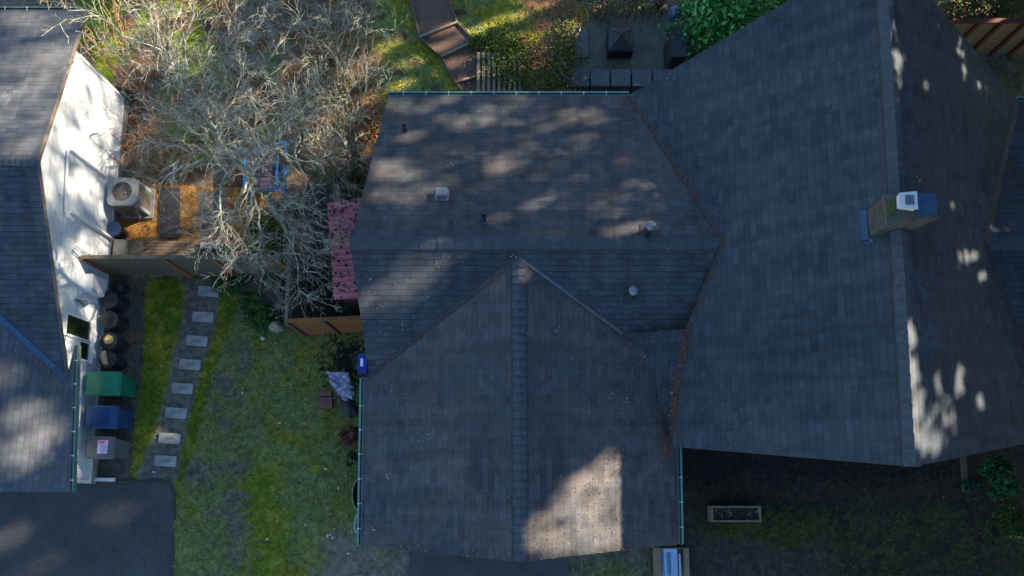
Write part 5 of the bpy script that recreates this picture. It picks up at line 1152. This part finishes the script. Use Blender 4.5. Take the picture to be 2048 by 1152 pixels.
for e in [(60, 92, 95, 13, 8, .5), (40, 190, 100, 12, 14, .6), (100, 170, 50, 8, 14, .6), (30, 125, 60, 8, 5, .25), (60, 285, 80, 10, 4, .35), (20, 230, 40, 6, 8, .3), (70, 862, 50, 50, 40, .9), (60, 900, 50, 36, 40, .45), (14, 755, 22, 16, 0, .35), (28, 600, 22, 8, 20, .1), (238, 1030, 36, 10, 30, .16), (14, 1076, 26, 18, 0, .16), (80, 1142, 40, 10, 20, .14)]: lit_ellipse(*e)
def filt(poly, T, seed=7, st=5):
    xs = [p[0] for p in poly]; ys = [p[1] for p in poly]
    for x in np.arange(min(xs), max(xs), st):
        for y in np.arange(min(ys), max(ys), st):
            if inpoly(np.array(x), np.array(y), poly): p = surf(x, y); mk(p, T * 2 * max(.05, float(vnoise(p.x * .7, p.y * 1.6, 1, 4, seed)) - .15))
filt([(777, 192), (1258, 192), (1440, 470), (705, 470)], .022); filt([(0, 22), (165, 22), (75, 315), (0, 315)], .5, 8)
lit_poly([(75, 320), (160, 85), (242, 180), (245, 330), (230, 380), (120, 380)], .47, (1.2, 2.0), seed=5, T=.30, soft=False)
lit_poly([(85, 380), (230, 380), (225, 440), (215, 560), (205, 640), (130, 640), (100, 520)], .58, (1.2, 2.4), seed=5, T=.30, soft=False)
for e in [(155, 850, 10, 30, 0, .3), (150, 915, 10, 26, 0, .3), (192, 690, 6, 36, 0, .25), (110, 560, 8, 36, 8, .35), (165, 600, 16, 9, 30, .2)]: lit_ellipse(*e)
lit_poly([(250, 380), (470, 380), (470, 480), (235, 480)], .46, (1.2, 2.4), seed=25, T=.4)
lit_poly([(170, 0), (420, 0), (420, 140), (250, 140)], .5, (1, 2.2), seed=35, T=.5)
for e in [(905, 95, 46, 9, 20, .7), (930, 128, 40, 7, 15, .7), (955, 165, 46, 9, 10, .6), (845, 118, 34, 7, 18, .8), (985, 52, 60, 8, 22, .6), (900, 62, 40, 4, 25, .7), (700, 195, 60, 7, 5, .6), (780, 88, 60, 4, 20, .5), (1065, 30, 30, 18, 0, .5), (1010, 140, 22, 22, 0, .4), (800, 170, 40, 4, 15, .5), (1080, 70, 20, 40, 0, .25), (1110, 8, 60, 8, 0, .5), (1300, 18, 60, 5, 0, .3)]: lit_ellipse(*e, soft=True)
lit_poly([(1040, -10), (1160, -10), (1160, 100), (1110, 170), (1040, 150)], .58, (1, 2), seed=55, T=.4)
lit_poly([(700, 320), (590, 250), (590, 90), (770, 90), (745, 300)], .55, (1, 2), seed=58, T=.4)
for T_ in (T1, T3, T2):
    for p in T_.pts[::2]:
        if vnoise(p.x * .9 + p.z * .5, p.y * .9, 1.1, 3, 91) > .50: mk(p, .6 if T_ is T1 else .35, True)
for x in range(-150, 2250, 9):
    for y in range(-250, 1300, 9): mark(surf(x, y), seen, 2)
for T_ in (T1, T3):
    for p in T_.pts: mark(p, seen, 2)
dens = np.where(openm > .01, np.minimum(4.5, -np.log(np.clip(openm, .011, .999)) * .42), 4.5); dens = dens * seen
# the crowns reach a little higher than the sight line, so they also hide the low eastern sky
top_j = np.array([np.nonzero(seen[i])[0].max() if seen[i].any() else 0 for i in range(nu)]); tall = np.zeros((nu, nv), bool)
for i in range(nu): tall[i, top_j[i]:min(nv, top_j[i] + 60 + int(14 * math.sin(i * .21)))] = seen[i].any()
dens = np.maximum(dens, tall * 2.0)
cnt = rng.poisson(dens); ii, jj = np.nonzero(cnt); rp = cnt[ii, jj]; ii = np.repeat(ii, rp); jj = np.repeat(jj, rp); n = len(ii)
u = U0 + (ii + rng.uniform(0, 1, n)) * CS; v = Vv0 + (jj + rng.uniform(0, 1, n)) * CS
spread = rng.normal(0, .9, n); hh = 24.0 + spread + .8 * np.sin(u * 1.9); s_ = (hh + v * math.sin(SEL)) / math.cos(SEL)
Pn = u[:, None] * np.array(UU) + v[:, None] * np.array(VV) + s_[:, None] * np.array(SUN)
ok = Pn[:, 2] > .25; Pn = Pn[ok]; u = u[ok]; n = len(u)
pitch_u = 3.2; k0 = np.round((u + rng.normal(0, .35, n)) / pitch_u).astype(int)
print('canopy cards', n, 'z', Pn[:, 2].min(), Pn[:, 2].max())
for k in sorted(set(k0)):
    m = k0 == k
    if m.sum() < 400: k0[m] = k + (1 if k < 0 else -1)
for k in sorted(set(k0)):
    m = k0 == k; q = Pn[m]; top = q[:, 2].max(); b = UU * (k * pitch_u) + Vector((SUN.x, SUN.y, 0)).normalized() * 24.0; b.z = 0
    t_ = thing('conifer', 'tall dark conifer beyond the right edge, number %d counted from the lower end' % (sorted(set(k0)).index(k) + 1), 'tree', b, 'tall conifers beyond the right edge')
    mb = MB(); mb.tube([b, b + Vector((.05, 0, top * .5)), b + Vector((0, 0, top + .6))], [.26, .16, .03], 10)
    mb.build('trunk', M['bark'], t_)
    nrm = np.array(SUN) + rng.normal(0, .45, (m.sum(), 3)); c_ = np.array([[.020, .045, .018]]) * rng.uniform(.6, 1.6, (m.sum(), 1))
    cards('crown', q, nrm, rng.uniform(.20, .30, m.sum()), c_, parent=t_, asp=.9)

# four unseen conifers added to keep sky light off the right roof's east slope
for k, (tx, ty) in enumerate(((18.2, -1.6), (18.6, 3.5), (18.2, 9.8), (18.6, 15.0))):
    b = Vector((tx, ty, 0)); t_ = thing('conifer', 'added unseen conifer shading the right wing, ' + ('lowest', 'second from below', 'third from below', 'uppermost')[k] + ' of four beyond the right edge', 'tree', b, 'added unseen conifers shading the right wing')
    mb = MB(); mb.tube([b, b + Vector((.1, 0, 10)), b + Vector((0, 0, 17.4))], [.38, .24, .03], 10); P = []; boughs = []
    for _ in range(170):
        z = 6.3 + 10.9 * random.random() ** 1.15; rad = 6.6 * (1 - (z - 6) / 12.5) ** .6; a = random.random() * 6.28; tip = Vector((tx + math.cos(a) * rad, ty + math.sin(a) * rad, z - .5)); root_ = Vector((tx, ty, z + .3))
        if tip.x < 11.9: tip = root_.lerp(tip, (tx - 11.9) / (tx - tip.x))
        hit_ = False
        for f_ in (.3, .5, .7, .9, 1):
            u_, v_ = uv(root_.lerp(tip, f_)); i_ = int((u_ - U0) / CS); j_ = int((v_ - Vv0) / CS); hit_ |= bool(openm[max(0, i_ - 2):i_ + 3, max(0, j_ - 2):j_ + 3].max(initial=0) > .1)
        if not hit_: mb.tube([root_, root_.lerp(tip, .5) + Vector((0, 0, .15)), tip], [.05, .03, .008], 4)
        for _ in range(105):
            q = root_.lerp(tip, random.uniform(.12, 1)); P.append((q.x + random.gauss(0, .38), q.y + random.gauss(0, .38), q.z + random.gauss(0, .14)))
    mb.build('trunk', M['bark'], t_); P = np.array(P); P = P[P[:, 0] > 11.6]
    uu = P @ np.array(UU); vv = P @ np.array(VV); i = np.clip(((uu - U0) / CS).astype(int), 4, nu - 5); j = np.clip(((vv - Vv0) / CS).astype(int), 4, nv - 5)
    op = np.max([openm[i + a, j + c] for a in (-4, -2, 0, 2, 4) for c in (-4, -2, 0, 2, 4)], 0); P = P[(op < .02)]; n = len(P)
    cards('crown', P, rng.normal(0, .4, (n, 3)) + np.array([0, 0, 1]), rng.uniform(.3, .5, n), np.array([[.020, .045, .018]]) * rng.uniform(.6, 1.6, (n, 1)), parent=t_, asp=.7)
